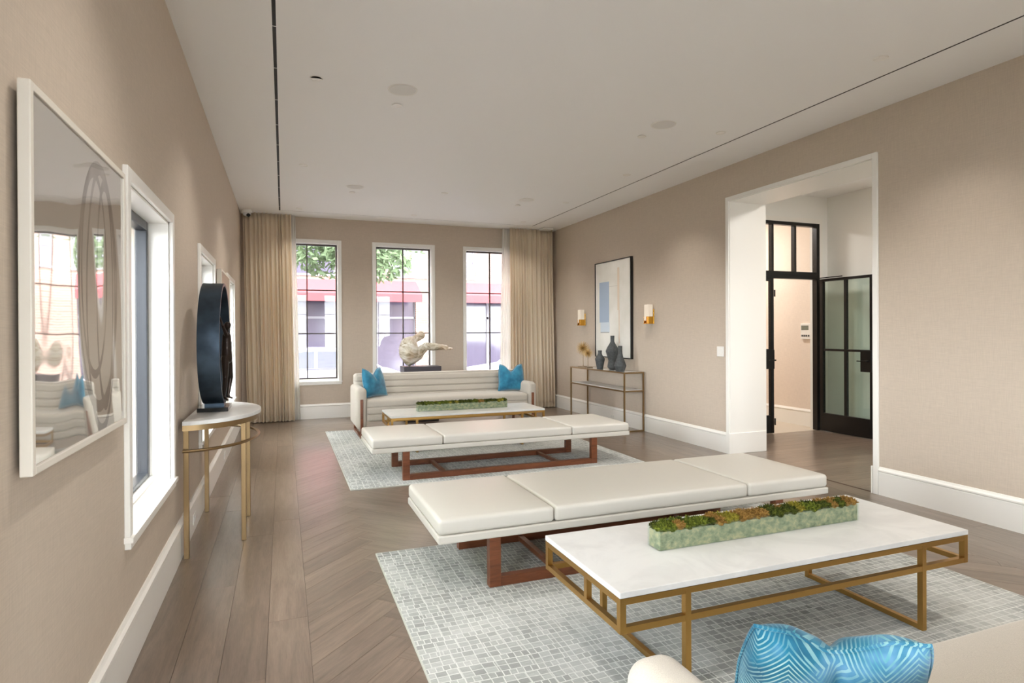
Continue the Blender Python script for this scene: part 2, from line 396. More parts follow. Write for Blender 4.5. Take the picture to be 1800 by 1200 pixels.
# cased opening to the lobby (deep white lining, casing, plinths)
t = thing('trim_1', 'deep white cased opening leading to the lobby', 'doorway', (XR, (OY0 + OY1) / 2, 0), kind='structure')
hy = (OY1 - OY0) / 2; D = .505
obj('lining', MB().box(-.004, D, -hy, -hy + .012, 0, OZ).box(-.004, D, hy - .012, hy, 0, OZ).box(-.004, D, -hy, hy, OZ - .012, OZ), TRIM, t)
obj('casing', MB().box(-.022, 0, -hy - .04, -hy + .006, 0, OZ + .04).box(-.022, 0, hy - .006, hy + .04, 0, OZ + .04).box(-.022, 0, -hy + .006, hy - .006, OZ - .006, OZ + .04), TRIM, t, bevel=.003)
obj('casing', MB().box(D, D + .02, -hy - .04, -hy + .006, 0, OZ + .04).box(D, D + .02, hy - .006, hy + .04, 0, OZ + .04).box(D, D + .02, -hy + .006, hy - .006, OZ - .006, OZ + .04), TRIM, t, bevel=.003)
obj('plinth', MB().box(-.026, D + .004, hy - .022, hy - .012, 0, .235).box(-.026, D + .004, -hy + .012, -hy + .022, 0, .235), TRIM, t, bevel=.003)

# ------------------------------------------------------------------ windows
def win_left(num, y, label):
    t = thing('window_%d' % num, label, 'window', (XL, y + LWW / 2, LZ0), kind='structure')
    h = LWW / 2; Zh = LZ1 - LZ0; R = .10
    obj('casing', MB().box(0, .022, -h, -h + TW, .05, Zh).box(0, .022, h - TW, h, .05, Zh).box(0, .022, -h + TW, h - TW, Zh - TW, Zh), TRIM, t, bevel=.004)
    obj('sill', MB().box(-R, .034, -h - .005, h + .005, .028, .052).box(0, .024, -h + .006, h - .006, 0, .028), TRIM, t, bevel=.003)
    obj('reveal', MB().box(-R, 0, -h + TW - .006, -h + TW + .012, .052, Zh - TW).box(-R, 0, h - TW - .012, h - TW + .006, .052, Zh - TW).box(-R, 0, -h + TW, h - TW, Zh - TW - .012, Zh - TW + .006), TRIM, t)
    a, b, c, d = -h + TW + .012, h - TW - .012, .052, Zh - TW - .012
    obj('sash_frame', MB().box(-R - .06, -R, a, a + .045, c + .03, d).box(-R - .06, -R, b - .045, b, c + .03, d).box(-R - .06, -R, a + .045, b - .045, d - .05, d).box(-R - .06, -R, a + .045, b - .045, c + .03, c + .055), STEELBLUE, t, bevel=.004)
    obj('sill_rail', MB().box(-R - .06, -R + .02, a, b, c, c + .03), TRIM, t)
    obj('pane', MB().box(-R - .034, -R - .026, a + .04, b - .04, c + .05, d - .045), GLASS, t)
    return t
LL = {2: 'unseen side window added behind the camera', 0: 'unseen side window added beside the camera', 3: 'bright tall side window with dark sash nearest the framed drawing', 4: 'side window seen edge-on behind the dark ring sculpture', 5: 'farthest side window, edge-on beside the left curtain'}
for i, (y, k) in enumerate(LW):
    lab = {0: 'unseen side window added beside or behind the camera', 1: LL[3], 2: LL[4], 3: LL[5]}[k]
    w = win_left(i + 1, y, lab)
    if k == 0: w['group'] = 'side windows added near the camera'
def win_far(num, x, label):
    t = thing('window_%d' % num, label, 'window', (x + FWW / 2, YF, FZ0), kind='structure')
    h = FWW / 2; Zh = FZ1 - FZ0; R = .11
    obj('casing', MB().box(-h, -h + TW, -.022, 0, .05, Zh).box(h - TW, h, -.022, 0, .05, Zh).box(-h + TW, h - TW, -.022, 0, Zh - TW, Zh), TRIM, t, bevel=.004)
    obj('sill', MB().box(-h - .005, h + .005, -.034, R, .034, .06).box(-h + .006, h - .006, -.024, 0, 0, .034), TRIM, t, bevel=.003)
    obj('reveal', MB().box(-h + TW - .006, -h + TW + .010, 0, R, .06, Zh - TW).box(h - TW - .010, h - TW + .006, 0, R, .06, Zh - TW).box(-h + TW, h - TW, 0, R, Zh - TW - .010, Zh - TW + .006), TRIM, t)
    a, b, c, d = -h + TW + .010, h - TW - .010, .06, Zh - TW - .010
    obj('sash_frame', MB().box(a, a + .022, R - .02, R + .03, c + .03, d).box(b - .022, b, R - .02, R + .03, c + .03, d).box(a + .022, b - .022, R - .02, R + .03, d - .024, d).box(a + .022, b - .022, R - .02, R + .03, c + .03, c + .05), BRONZEBAR, t, bevel=.003)
    obj('sill_rail', MB().box(a, b, R - .03, R + .03, c, c + .03), TRIM, t)
    zs = [c + .05, 1.385 - FZ0, 2.10 - FZ0, d - .024]; xs = [a + .022, (a + b) / 2 - .0, b - .022]
    obj('muntin', MB().box(xs[1] - .009, xs[1] + .009, R - .012, R + .022, zs[0], zs[3]), BRONZEBAR, t)
    for z in zs[1:3]: obj('muntin', MB().box(xs[0], xs[2], R - .012, R + .022, z - .009, z + .009), BRONZEBAR, t)
    for i in range(2):
        for j in range(3): obj('pane', MB().box(xs[i] + .006, xs[i + 1] - .006, R + .002, R + .008, zs[j] + .006, zs[j + 1] - .006), GLASS, t)
    return t
nw = len(LW)
for i, (x, k) in enumerate(FWIN):
    win_far(nw + 1 + i, x, ['street window half covered by the left curtain', 'middle street window behind the stone sculpture', 'street window half covered by the right curtain'][i])
for i, (x, k) in enumerate(FWIN):      # unseen windows like the far ones, added behind the camera for frontal daylight
    w = win_far(nw + 4 + i, x, 'unseen six-pane window added behind the camera for daylight'); w.location.y = YB; w.location.x = x + FWW / 2; w.rotation_euler.z = PI; w['group'] = 'windows added behind the camera'
# light portals in the window openings (they only guide the daylight sampling)
def portal(loc, sx, sy, direction):
    d = bpy.data.lights.new('window_portal', 'AREA'); d.shape = 'RECTANGLE'; d.size = sx; d.size_y = sy; d.cycles.is_portal = True
    o = bpy.data.objects.new('window_portal', d); COL.objects.link(o); o.location = loc; o.rotation_euler = Vector(direction).to_track_quat('-Z', 'Y').to_euler()
for y, _ in LW: portal((XL - .25, y + LWW / 2, (LZ0 + LZ1) / 2), LWW, LZ1 - LZ0, (1, 0, 0))
for x, _ in FWIN: portal((x + FWW / 2, YF + .25, (FZ0 + FZ1) / 2), FWW, FZ1 - FZ0, (0, -1, 0))

for x, _ in FWIN: portal((x + FWW / 2, YB - .25, (FZ0 + FZ1) / 2), FWW, FZ1 - FZ0, (0, 1, 0))

# ------------------------------------------------------------------ floor: straight border boards around a herringbone field
floor = tag(obj('floor', MB().box(XL - .02, XR + .02, YB, YF + .02, -.12, -.012), SUBFLOOR), 'grey-brown oak floor of herringbone planks with straight border boards', 'floor', kind='structure')
RUGN = (.535, 3.60, .48, 3.848); RUGF = (.548, 3.592, 5.48, 8.855)
def clip(poly, x0, x1, y0, y1):
    for (ax, lim, sg) in ((0, x0, 1), (0, x1, -1), (1, y0, 1), (1, y1, -1)):
        out = []
        for i in range(len(poly)):
            a, b = poly[i - 1], poly[i]; fa, fb = (a[ax] - lim) * sg, (b[ax] - lim) * sg
            if (fa >= 0) != (fb >= 0):
                t_ = fa / (fa - fb); out.append((a[0] + (b[0] - a[0]) * t_, a[1] + (b[1] - a[1]) * t_))
            if fb >= 0: out.append(b)
        poly = out
        if len(poly) < 3: return []
    return poly
def area(p): return abs(sum(p[i - 1][0] * p[i][1] - p[i][0] * p[i - 1][1] for i in range(len(p)))) / 2
def shrink(poly, d):
    cx = sum(p[0] for p in poly) / len(poly); cy = sum(p[1] for p in poly) / len(poly); out = []
    n = len(poly); sgn = 1 if sum(poly[i - 1][0] * poly[i][1] - poly[i][0] * poly[i - 1][1] for i in range(n)) > 0 else -1
    for i in range(n):
        a, b, c = Vector(poly[i - 1]), Vector(poly[i]), Vector(poly[(i + 1) % n])
        e1 = (b - a).normalized(); e2 = (c - b).normalized(); n1 = Vector((-e1.y, e1.x)) * sgn; n2 = Vector((-e2.y, e2.x)) * sgn
        k = 1 + n1.dot(n2); out.append(tuple(b + (n1 + n2) * (d / max(k, .3))))
    return out
planks = []           # (distance, polygon, angle)
LB, RB = .106, 4.02; FIELD = (LB, RB, -1.0, 9.62)
def border(xa, xb, y0, y1, n, along='y'):
    w = (xb - xa) / n
    for i in range(n):
        y = y0 - random.uniform(0, 1.6)
        while y < y1:
            L = random.uniform(1.5, 2.1); a, b = max(y, y0), min(y + L, y1); y += L
            if b - a < .05: continue
            if along == 'y': P = [(xa + i * w, a), (xa + (i + 1) * w, a), (xa + (i + 1) * w, b), (xa + i * w, b)]; ang = PI / 2
            else: P = [(a, xa + i * w), (b, xa + i * w), (b, xa + (i + 1) * w), (a, xa + (i + 1) * w)]; ang = 0
            planks.append((P, ang))
border(XL, LB, 1.2, YF, 4); border(RB, XR, 1.2, YF, 4); border(9.62, YF, LB, RB, 4, 'x')
PWD, PLN = .142, .71
s2 = math.sqrt(.5)
for i in range(-40, 60):
    for j in range(-14, 30):
        # herringbone lattice in the rotated frame (u along one plank, v along the other)
        for kind in (0, 1):
            u0 = i * PWD; v0 = i * PWD + j * 2 * PLN
            if kind == 0: q = [(u0, v0), (u0 + PLN, v0), (u0 + PLN, v0 + PWD), (u0, v0 + PWD)]
            else: q = [(u0, v0 + PWD), (u0 + PWD, v0 + PWD), (u0 + PWD, v0 + PWD + PLN), (u0, v0 + PWD + PLN)]
            P = [((u - v) * s2 + 2.06, (u + v) * s2 + 1.0) for u, v in q]
            P = clip(P, *FIELD)
            if P and area(P) > .0004: planks.append((P, PI / 4 if kind == 0 else 3 * PI / 4))
def hidden(P):
    for R in (RUGN, RUGF):
        if all(R[0] + .03 < x < R[1] - .03 and R[2] + .03 < y < R[3] - .03 for x, y in P): return True
    ys = max(y for _, y in P); xs = max(x for x, _ in P); xn = min(x for x, _ in P)
    return ys < 1.25 or (xn > .5 and ys < xn * .52 - .1)
def dist(P): return min(math.hypot(x, y) for x, y in P)
planks = sorted([(dist(P), P, a) for P, a in planks if not hidden(P)], key=lambda q: -area(q[1]) / q[0] ** 3)
pm = {}; rest = MB()
for k, (d_, P, ang) in enumerate(planks):
    S = shrink(P, .0007)
    if k < 300:
        cx, cy = sum(p[0] for p in S) / len(S), sum(p[1] for p in S) / len(S); ca, sa = math.cos(-ang), math.sin(-ang)
        L = [((x - cx) * ca - (y - cy) * sa, (x - cx) * sa + (y - cy) * ca) for x, y in S]
        key = tuple(round(c, 3) for p in L for c in p)
        if key not in pm:
            m_ = MB(); m_.prism(L, 'z', -.012, random.uniform(-.0004, .0)); pm[key] = m_.mesh('plank', FLOORW)
        link('plank', pm[key], floor, (cx, cy, 0), (0, 0, ang))
    else: rest.prism(S, 'z', -.012, 0)
if rest.v: tag(obj('plank_field', rest, FLOORW, floor), kind='stuff')

# ------------------------------------------------------------------ lobby and vestibule beyond the opening
LX0, LX1, LYN, LYF = XR + .5, 7.22, .6, 6.40
lf = tag(obj('floor_lobby', MB().box(LX0 - .5, LX1, LYN, LYF, -.12, -.012), SUBFLOOR), 'brown plank floor of the lobby beyond the opening', 'floor', kind='structure')
def strips(a, b, w):
    n = max(1, round((b - a) / w)); return [(a + (b - a) * i / n, a + (b - a) * (i + 1) / n) for i in range(n)]
rows = [(y0, y1, XR + .03) for y0, y1 in strips(OY0 + .024, OY1 - .024, .19)] + [(y0, y1, LX0 + .024) for y0, y1 in strips(OY1 - .024, LYF - .003, .19)] + [(y0, y1, LX0 + .024) for y0, y1 in strips(OY0 - .74, OY0 + .024, .19)]
for (y0, y1, x) in rows:
    while x < LX1 - .02:
        xb = min(x + random.uniform(1.1, 1.8), LX1 - .005); hx, hy_ = (xb - x) / 2 - .001, (y1 - y0) / 2 - .001
        if hx > .01: obj('plank', MB().box(-hx, hx, -hy_, hy_, -.012, 0), FLOORW, lf, ((x + xb) / 2, (y0 + y1) / 2, 0))
        x = xb
DX0, DX1, DZ = 5.40, 7.045, 2.89
wall('wall_lobby_far', 'y', LYF, LYF + .14, LX0 - .3, LX1 + .2, 0, H + .2, [(DX0, DX1, -.01, DZ)], LOBBYW, 'white lobby wall around the black steel doors')
wall('wall_lobby_right', 'x', LX1, LX1 + .14, LYN, 9.2, 0, H + .2, [], LOBBYW, 'white lobby wall behind the open glass door')
wall('wall_lobby_near', 'y', LYN - .14, LYN, LX0, LX1, 0, H + .2, [], LOBBYW, 'white lobby wall out of view')
tag(obj('ceiling_lobby', MB().box(LX0, LX1, LYN, 9.2, H, H + .1), CEIL), 'white lobby ceiling beyond the cased opening', 'ceiling', kind='structure')
tag(obj('floor_vestibule', MB().box(4.9, 7.22, LYF, 9.3, -.1, 0), plain('pale_tile', (196, 184, 168), .5)), 'pale floor of the vestibule behind the glass doors', 'floor', kind='structure')
wall('wall_vestibule_right', 'x', 7.15, 7.215, LYF + .141, 9.2, 0, H, [], WALLV, 'pale pinkish vestibule wall behind the glass doors')
wall('wall_vestibule_far', 'y', 9.0, 9.1, 4.9, 7.15, 0, H, [], WALLV, 'pale end wall of the vestibule')
wall('wall_vestibule_left', 'x', 4.95, 5.0, LYF + .141, 9.0, 0, H, [], WALLV, 'pale left wall of the vestibule')
mb = MB(); mb.prism([(7.15 - a, b * 1.05) for a, b in base_profile()], 'y', LYF + .141, 9.0)
tag(obj('baseboard_vestibule', mb, TRIM), 'white baseboard of the vestibule wall', 'baseboard', kind='structure')
tag(obj('trim_2', MB().box(DX1, DX1 + .07, LYF - .012, LYF, 0, DZ + .07).box(DX0 - .07, DX1, LYF - .012, LYF, DZ, DZ + .07), TRIM), 'white casing around the black steel doors', 'casing', kind='structure')
# steel door screen: fixed frame with transom, closed left leaf, right leaf swung open
t = thing('door_1', 'black steel door frame with transom and closed left leaf', 'door', (0, LYF, 0), kind='structure')
obj('frame', MB().box(DX0, DX0 + .05, -.03, .05, 0, DZ).box(DX1 - .055, DX1, -.03, .05, 0, DZ).box(DX0 + .05, DX1 - .055, -.03, .05, DZ - .045, DZ).box(DX0 + .05, DX1 - .055, -.03, .05, 2.11, 2.21), BLACK, t, bevel=.003)
xs = [DX0 + .05, 5.815, 6.21, 6.61, DX1 - .055]
for x in xs[1:-1]: obj('muntin', MB().box(x - .017, x + .017, -.02, .04, 2.21, DZ - .045), BLACK, t)
for i in range(4): obj('pane', MB().box(xs[i] + .0175, xs[i + 1] - .0175, .002, .010, 2.212, DZ - .047), GLASS, t)
obj('leaf_frame', MB().box(DX0 + .05, DX0 + .09, -.02, .03, .01, 2.11).box(6.175, 6.225, -.02, .03, .01, 2.11).box(DX0 + .09, 6.175, -.02, .03, .01, .25).box(DX0 + .09, 6.175, -.02, .03, 2.07, 2.11), BLACK, t, bevel=.003)
obj('muntin', MB().box(5.795, 5.835, -.015, .025, .25, 2.07).box(DX0 + .09, 6.175, -.012, .022, 1.11, 1.15), BLACK, t)
obj('lock_box', MB().box(6.04, 6.224, -.032, .040, .88, 1.14), BLACK, t, bevel=.003)
obj('lever_handle', MB().bar((6.19, -.032, 1.0), (6.19, -.08, 1.0), .018).bar((6.20, -.08, 1.0), (6.09, -.08, 1.0), .014), BLACK, t)
for (a, b) in ((DX0 + .09, 5.795), (5.835, 6.175)):
    for (c, d) in ((.25, 1.11), (1.15, 2.07)): obj('pane', MB().box(a + .001, b - .001, .002, .008, c + .001, d - .001), GLASS, t)
for z in (.12, 1.86): obj('hinge', MB().cyl((6.23, -.03, z), .010, .09, 10), BLACK, t)
t = thing('door_2', 'black steel glass door leaf standing open in the lobby', 'door', (7.005, LYF - .06, 0), 0, kind='structure')
DW = .80   # leaf runs towards the camera along -y
obj('leaf_frame', MB().box(0, .05, -.05, 0, .01, 2.11).box(0, .05, -DW, -DW + .035, .01, 2.11).box(0, .05, -DW + .035, -.05, .01, .255).box(0, .05, -DW + .035, -.05, 2.075, 2.11), BLACK, t, bevel=.003)
obj('muntin', MB().box(.005, .045, -DW / 2 - .02, -DW / 2 + .016, .255, 2.075), BLACK, t); obj('muntin', MB().box(.008, .042, -DW + .035, -.05, 1.115, 1.145), BLACK, t)
for (a, b) in ((-DW + .035, -DW / 2 - .02), (-DW / 2 + .016, -.05)):
    for (c, d) in ((.255, 1.115), (1.145, 2.075)): obj('pane', MB().box(.022, .030, a + .001, b - .001, c + .001, d - .001), DOORGLASS, t)
obj('lock_box', MB().box(-.012, .062, -DW + .001, -DW + .16, .86, 1.14), BLACK, t, bevel=.003)
obj('lever_handle', MB().bar((-.01, -DW + .05, 1.0), (-.06, -DW + .05, 1.0), .018).bar((-.06, -DW + .04, 1.0), (-.06, -DW + .17, 1.0), .014), BLACK, t)
obj('closer_arm', MB().bar((-.02, -.02, 2.125), (-.02, -.38, 2.125), .012), BLACK, t)
# intercom on the vestibule wall
t = thing('intercom_panel', 'white wall intercom with small screen seen through the doors', 'intercom', (7.15, 6.69, 1.385))
obj('body', MB().box(-.035, 0, -.09, .09, -.115, .115), plain('intercom_white', (232, 230, 224), .4), t, bevel=.006)
obj('screen', MB().box(-.037, -.034, -.055, .075, .02, .085), plain('lcd_grey', (120, 124, 112), .3), t)
for k in range(4): obj('key', MB().box(-.039, -.034, -.07 + k * .038, -.045 + k * .038, -.075, -.05), plain('key_grey', (70, 72, 74), .5), t)
# unseen ceiling panels added to brighten the lobby and the vestibule
def ceiling_panel(name, label, x, y, s, watts, col):
    t = thing(name, label, 'ceiling light', (x, y, H))
    obj('frame', MB().box(-s, s, -s, s, -.02, 0), TRIM, t)
    d = bpy.data.lights.new(name + '_lamp', 'AREA'); d.size = s * 1.8; d.energy = watts; d.color = col
    o = link(name + '_lamp', d, t, (0, 0, -.03)); return t
ceiling_panel('lobby_fill', 'unseen square ceiling panel added to brighten the lobby', 6.1, 3.6, .22, 28, (1, .96, .91))
ceiling_panel('vestibule_fill', 'unseen square ceiling panel added to brighten the vestibule', 6.0, 7.8, .22, 24, (1, .96, .92))

# ------------------------------------------------------------------ rugs
def rug(R, label):
    t = thing('area_rug', label, 'rug', ((R[0] + R[1]) / 2, (R[2] + R[3]) / 2, 0), 0, 'grid-patterned grey rugs')
    hx, hy = (R[1] - R[0]) / 2, (R[3] - R[2]) / 2
    obj('pile', MB().box(-hx + .006, hx - .006, -hy + .006, hy - .006, .001, .012), RUG, t, bevel=.003)
    obj('binding', MB().box(-hx, -hx + .006, -hy, hy, .0005, .010).box(hx - .006, hx, -hy, hy, .0005, .010).box(-hx + .006, hx - .006, -hy, -hy + .006, .0005, .010).box(-hx + .006, hx - .006, hy - .006, hy, .0005, .010), RUGEDGE, t)
rug(RUGN, 'grey grid-patterned rug under the near bench and coffee table')
rug(RUGF, 'grey grid-patterned rug under the far bench and sofa')
RZ = .012

# ------------------------------------------------------------------ benches
def crown(hx, hy, hz, k):
    def f(q):
        if q.z > 0:
            q.z += k * (1 - (q.x / hx) ** 4) * (1 - (q.y / hy) ** 4) * (q.z / hz)
        return q
    return f
def make_bench(label, loc):
    t = thing('daybed_bench', label, 'bench', loc, 0, 'long ivory daybed benches')
    L, Dp = 2.735, .83
    obj('platform', MB().box(-L / 2, L / 2, -Dp / 2, Dp / 2, .268, .313), LEATHER, t, bevel=.008)
    for (a, b) in ((-L / 2, -L / 2 + .675), (-L / 2 + .675, L / 2 - .685), (L / 2 - .685, L / 2)):
        hx = (b - a) / 2 - .002; hy = Dp / 2 - .003; hz = .043
        obj('cushion', rbox(hx, hy, hz, .022, 4, (8, 6, 1), crown(hx, hy, hz, .010)), LEATHER, t, ((a + b) / 2, 0, .313 + hz))
    x0, x1 = 1.04 - 2.1225, 3.095 - 2.1225; w = .066
    for s in (-1, 1):
        ya, yb = (-Dp / 2 + .006, -Dp / 2 + .056) if s < 0 else (Dp / 2 - .21, Dp / 2 - .16)
        for x in (x0, x1 - w): obj('leg', MB().box(x, x + w, ya, yb, 0, .268), WALNUT, t, bevel=.002)
        obj('rail', MB().box(x0 + w, x1 - w, ya, yb, 0, .052), WALNUT, t, bevel=.002)
    for x in (x0 + .42, x1 - .42): obj('crossbar', MB().box(x - .018, x + .018, -Dp / 2 + .056, Dp / 2 - .21, .012, .042), WALNUT, t, bevel=.002)
    return t
make_bench('ivory leather bench directly behind the near coffee table', (2.1225, 3.505, RZ))
make_bench('ivory leather bench in front of the far coffee table', (2.1225, 6.04, RZ))

# ------------------------------------------------------------------ coffee tables
def make_table(label, loc):
    t = thing('coffee_table', label, 'coffee table', loc, 0, 'brass and white stone coffee tables')
    hx, hy = .957, .337; w = .024
    obj('top', MB().box(-hx, hx, -hy, hy, .407, .430), STONE, t, bevel=.002)
    f = lambda a, b, k=1.0: MB().bar(a, b, w * k)
    zt, zb = .393, .287; ex, ey = hx - w / 2 - .002, hy - w / 2 - .002; lx = .655
    for z in (zt, zb):
        for s in (-1, 1):
            obj('long_rail', f((-ex, s * ey, z), (ex, s * ey, z)), BRASS, t); obj('end_rail', f((s * ex, -ey, z), (s * ex, ey, z), .98), BRASS, t)
    for sx in (-1, 1):
        for sy in (-1, 1):
            obj('corner_post', f((sx * ex, sy * ey, zb - w / 2 - .0005), (sx * ex, sy * ey, zt + w / 2 + .0005), 1.04), BRASS, t)
            obj('leg', f((sx * lx, sy * ey, 0), (sx * lx, sy * ey, zt), 1.06), BRASS, t)
        obj('end_post', f((sx * ex, -.06, zb), (sx * ex, -.06, zt), .97), BRASS, t)
        obj('floor_rail', f((sx * lx, -ey, w / 2), (sx * lx, ey, w / 2), .96), BRASS, t)
    return t
make_table('brass framed coffee table with white top nearest the camera', (2.104, 2.257, RZ))
make_table('brass framed coffee table with white top between far bench and sofa', (2.098, 7.235, RZ))

# ------------------------------------------------------------------ moss planters
def mk_moss(name, a, b):
    M = Mat(name, a, .9, spec=.1); v = M.noise(M.coord(), 70, 3); M.color(M.ramp(v, [(.35, a), (.65, b)])); return M.m
MOSS = [mk_moss('moss_green', lin(58, 68, 22), lin(112, 120, 44)), mk_moss('moss_olive', lin(98, 92, 28), lin(152, 140, 56)), mk_moss('moss_rust', lin(112, 84, 40), lin(156, 122, 66)), mk_moss('moss_dark', lin(40, 48, 18), lin(84, 90, 34))]
M = Mat('moss_bed', (0, 0, 0, 1), .9); v = M.noise(M.coord((1, 1, 1.3)), 26, 5, .65)
M.color(M.ramp(v, [(.32, lin(98, 106, 84)), (.5, lin(138, 142, 116)), (.66, lin(180, 166, 132))])); MOSSBED = M.m
def clump_mesh(i, mat):
    rnd = random.Random(i); mb = MB(); bm = bmesh.new(); bmesh.ops.create_icosphere(bm, subdivisions=2, radius=1)
    idx = {v: k for k, v in enumerate(bm.verts)}
    vs = [v.co * (.024 + .006 * mnoise.noise(v.co * 2 + Vector((i * 7, 0, 0)))) for v in bm.verts]
    mb.add([(v.x * 1.15, v.y * 1.15, v.z * .8) for v in vs], [[idx[v] for v in f.verts] for f in bm.faces]); bm.free()
    for k in range(150):
        th = rnd.uniform(0, 2 * PI); ph = math.acos(rnd.uniform(.0, 1)); d = Vector((math.sin(ph) * math.cos(th), math.sin(ph) * math.sin(th), math.cos(ph)))
        a = Vector((d.x * .026, d.y * .026, d.z * .018)); L = rnd.uniform(.006, .014); e = a + (d + Vector((rnd.uniform(-.5, .5), rnd.uniform(-.5, .5), rnd.uniform(-.3, .4)))).normalized() * L
        s = d.cross(Vector((rnd.random(), rnd.random(), rnd.random() + .1))).normalized() * .0022
        mb.add([a - s, a + s, e + s * .6, e - s * .6], [(0, 1, 2, 3)])
    return mb.mesh('moss_clump', mat, fixn=False)
CL = [[clump_mesh(10 * m + k, MOSS[m]) for k in range(3)] for m in range(4)]
def make_planter(label, loc, seed, L=1.185, weights=(4, 3, 3, 3)):
    t = thing('moss_planter', label, 'planter', loc, 0, 'long glass moss planters'); hx, hy, h = L / 2, .048, .092; g = .005; rnd = random.Random(seed)
    obj('glass_panel', MB().box(-hx, hx, -hy, -hy + g, 0, h), CLEARGLASS, t); obj('glass_panel', MB().box(-hx, hx, hy - g, hy, 0, h), CLEARGLASS, t)
    obj('glass_panel', MB().box(-hx, -hx + g, -hy + g, hy - g, 0, h), CLEARGLASS, t); obj('glass_panel', MB().box(hx - g, hx, -hy + g, hy - g, 0, h), CLEARGLASS, t)
    obj('moss_bed', MB().box(-hx + g + .001, hx - g - .001, -hy + g + .001, hy - g - .001, .001, h - .012), MOSSBED, t)
    n = 27; m = 0
    for i in range(n):
        if i % 2 == 0: m = rnd.choices(range(4), weights)[0]
        for r in (-1, 1):
            mm = m if rnd.random() < .75 else rnd.randrange(4)
            o = link('moss_clump', CL[mm][rnd.randrange(3)], t, (-hx + .028 + i * (L - .056) / (n - 1), r * .022 + rnd.uniform(-.004, .004), h - .006 + rnd.uniform(-.002, .006)), (0, 0, rnd.uniform(0, 6)))
            o.scale = (rnd.uniform(.85, 1.05),) * 3
    return t
make_planter('long glass planter of green and rust moss on the near table', (2.117, 2.265, RZ + .43), 3)
make_planter('long glass planter of dark green moss on the far table', (2.085, 7.235, RZ + .43), 5, 1.16, (5, 2, 1, 6))

# ------------------------------------------------------------------ sofas
def make_sofa(label, loc, rz):
    t = thing('channel_sofa', label, 'sofa', loc, rz, 'channel-tufted oatmeal sofas')
    W, Dp = 2.56, .86; iw = W / 2 - .138
    for s in (-1, 1):
        obj('arm', rbox(.069, .40, .272, .055, 5, (1, 6, 6)), SOFAF, t, (s * (W / 2 - .069), -.02, .388))
    def groove(v, step, off, d, wd=.009):
        x = ((v - off) / step); k = abs(x - round(x)) * step
        return d * math.exp(-(k / wd) ** 2)
    seams = (-.66, .66)
    hz = .145; hy = .295
    def fs(q):
        x, y, z = q; f = 0
        if y < -hy + .07: f = groove(z, .092, -.05, .016) * (1 if z < hz - .03 else 0)
        if z > hz - .05: q.z += .012 * (1 - (x / iw) ** 6) * (1 - (y / hy) ** 4)
        sm = sum(math.exp(-((x - a) / .010) ** 2) for a in seams)
        if y < -hy + .05: q.y += f + .006 * sm
        elif z > hz - .05: q.z -= .005 * sm
        return q
    xs_n = 64
    obj('seat', rbox(iw, hy, hz, .035, 4, (xs_n, 8, 24), fs), SOFAF, t, (0, -.125, .355))
    bh = .30; by = .125
    def fb(q):
        x, y, z = q; lean = (z + bh) * .10
        if y < 0:
            q.y += groove(z, .088, .02, .020)
            q.y += .007 * sum(math.exp(-((x - a) / .010) ** 2) for a in seams)
        q.y += lean; return q
    obj('back', rbox(W / 2 - .045, by, bh, .045, 4, (xs_n, 2, 56), fb), SOFAF, t, (0, .235, .505))
    for s in (-1, 1):
        x = s * (W / 2 - .069)
        obj('leg', MB().box(x - .018, x + .018, -.434, -.405, 0, .51), WALNUT, t, bevel=.004); obj('leg', MB().box(x - .018, x + .018, .352, .385, 0, .45), WALNUT, t, bevel=.004)
        obj('floor_rail', MB().box(x - .018, x + .018, -.405, .352, 0, .03), WALNUT, t, bevel=.003)
    return t
make_sofa('oatmeal channel-tufted sofa below the street windows', (2.165, 8.48, RZ), 0)
make_sofa('oatmeal sofa cropped by the lower right corner of the picture', (1.985, .77, RZ), PI)

# ------------------------------------------------------------------ cushions
def pillow(label, mat, loc, rot, w=.42, h=.40, th=.075, chop=.10, n=26):
    mb = MB(); vs = []; idx = {}
    for side in (1, -1):
        for i in range(n + 1):
            for j in range(n + 1):
                u, v = -1 + 2 * i / n, -1 + 2 * j / n
                edge = i in (0, n) or j in (0, n)
                if edge and side < 0: idx[(side, i, j)] = idx[(1, i, j)]; continue
                x = u * (1 - .09 * (1 - v * v)) * w / 2; z = v * (1 - .06 * (1 - u * u)) * h / 2
                top = max(0, (v + .2) / 1.2); dent = math.exp(-(u / .42) ** 2) * top ** 1.5
                z -= chop * dent; x *= 1 - .20 * max(0, v) ** 2 * (1 if chop > .03 else .2)
                t_ = th * max(0, (1 - u ** 2)) ** .42 * max(0, (1 - v ** 2)) ** .42
                cre = math.exp(-(u / .10) ** 2) * max(0, v) * .55
                y = side * t_ * (1 - cre) + .006 * mnoise.noise(Vector((u * 2.2, v * 2.2, side * 3 + w * 9)))
                idx[(side, i, j)] = len(vs); vs.append((x, y, z + h / 2))
    fs = []
    for side in (1, -1):
        for i in range(n):
            for j in range(n):
                q = [idx[(side, i, j)], idx[(side, i + 1, j)], idx[(side, i + 1, j + 1)], idx[(side, i, j + 1)]]
                fs.append(q if side < 0 else q[::-1])
    mb.add(vs, fs, True)
    t = thing('throw_pillow', label, 'pillow', loc, 0, 'blue throw pillows'); t.rotation_euler = rot
    o = link('cover', mb.mesh('cover', mat, sharp=180), t)
    ring = [vs[idx[(1, i, 0)]] for i in range(n + 1)] + [vs[idx[(1, n, j)]] for j in range(1, n + 1)] + [vs[idx[(1, i, n)]] for i in range(n - 1, -1, -1)] + [vs[idx[(1, 0, j)]] for j in range(n - 1, 0, -1)]
    obj('piping', MB().tube(ring, .004, 6, closed=True), mat, t)
    return t
SEAT = RZ + .508
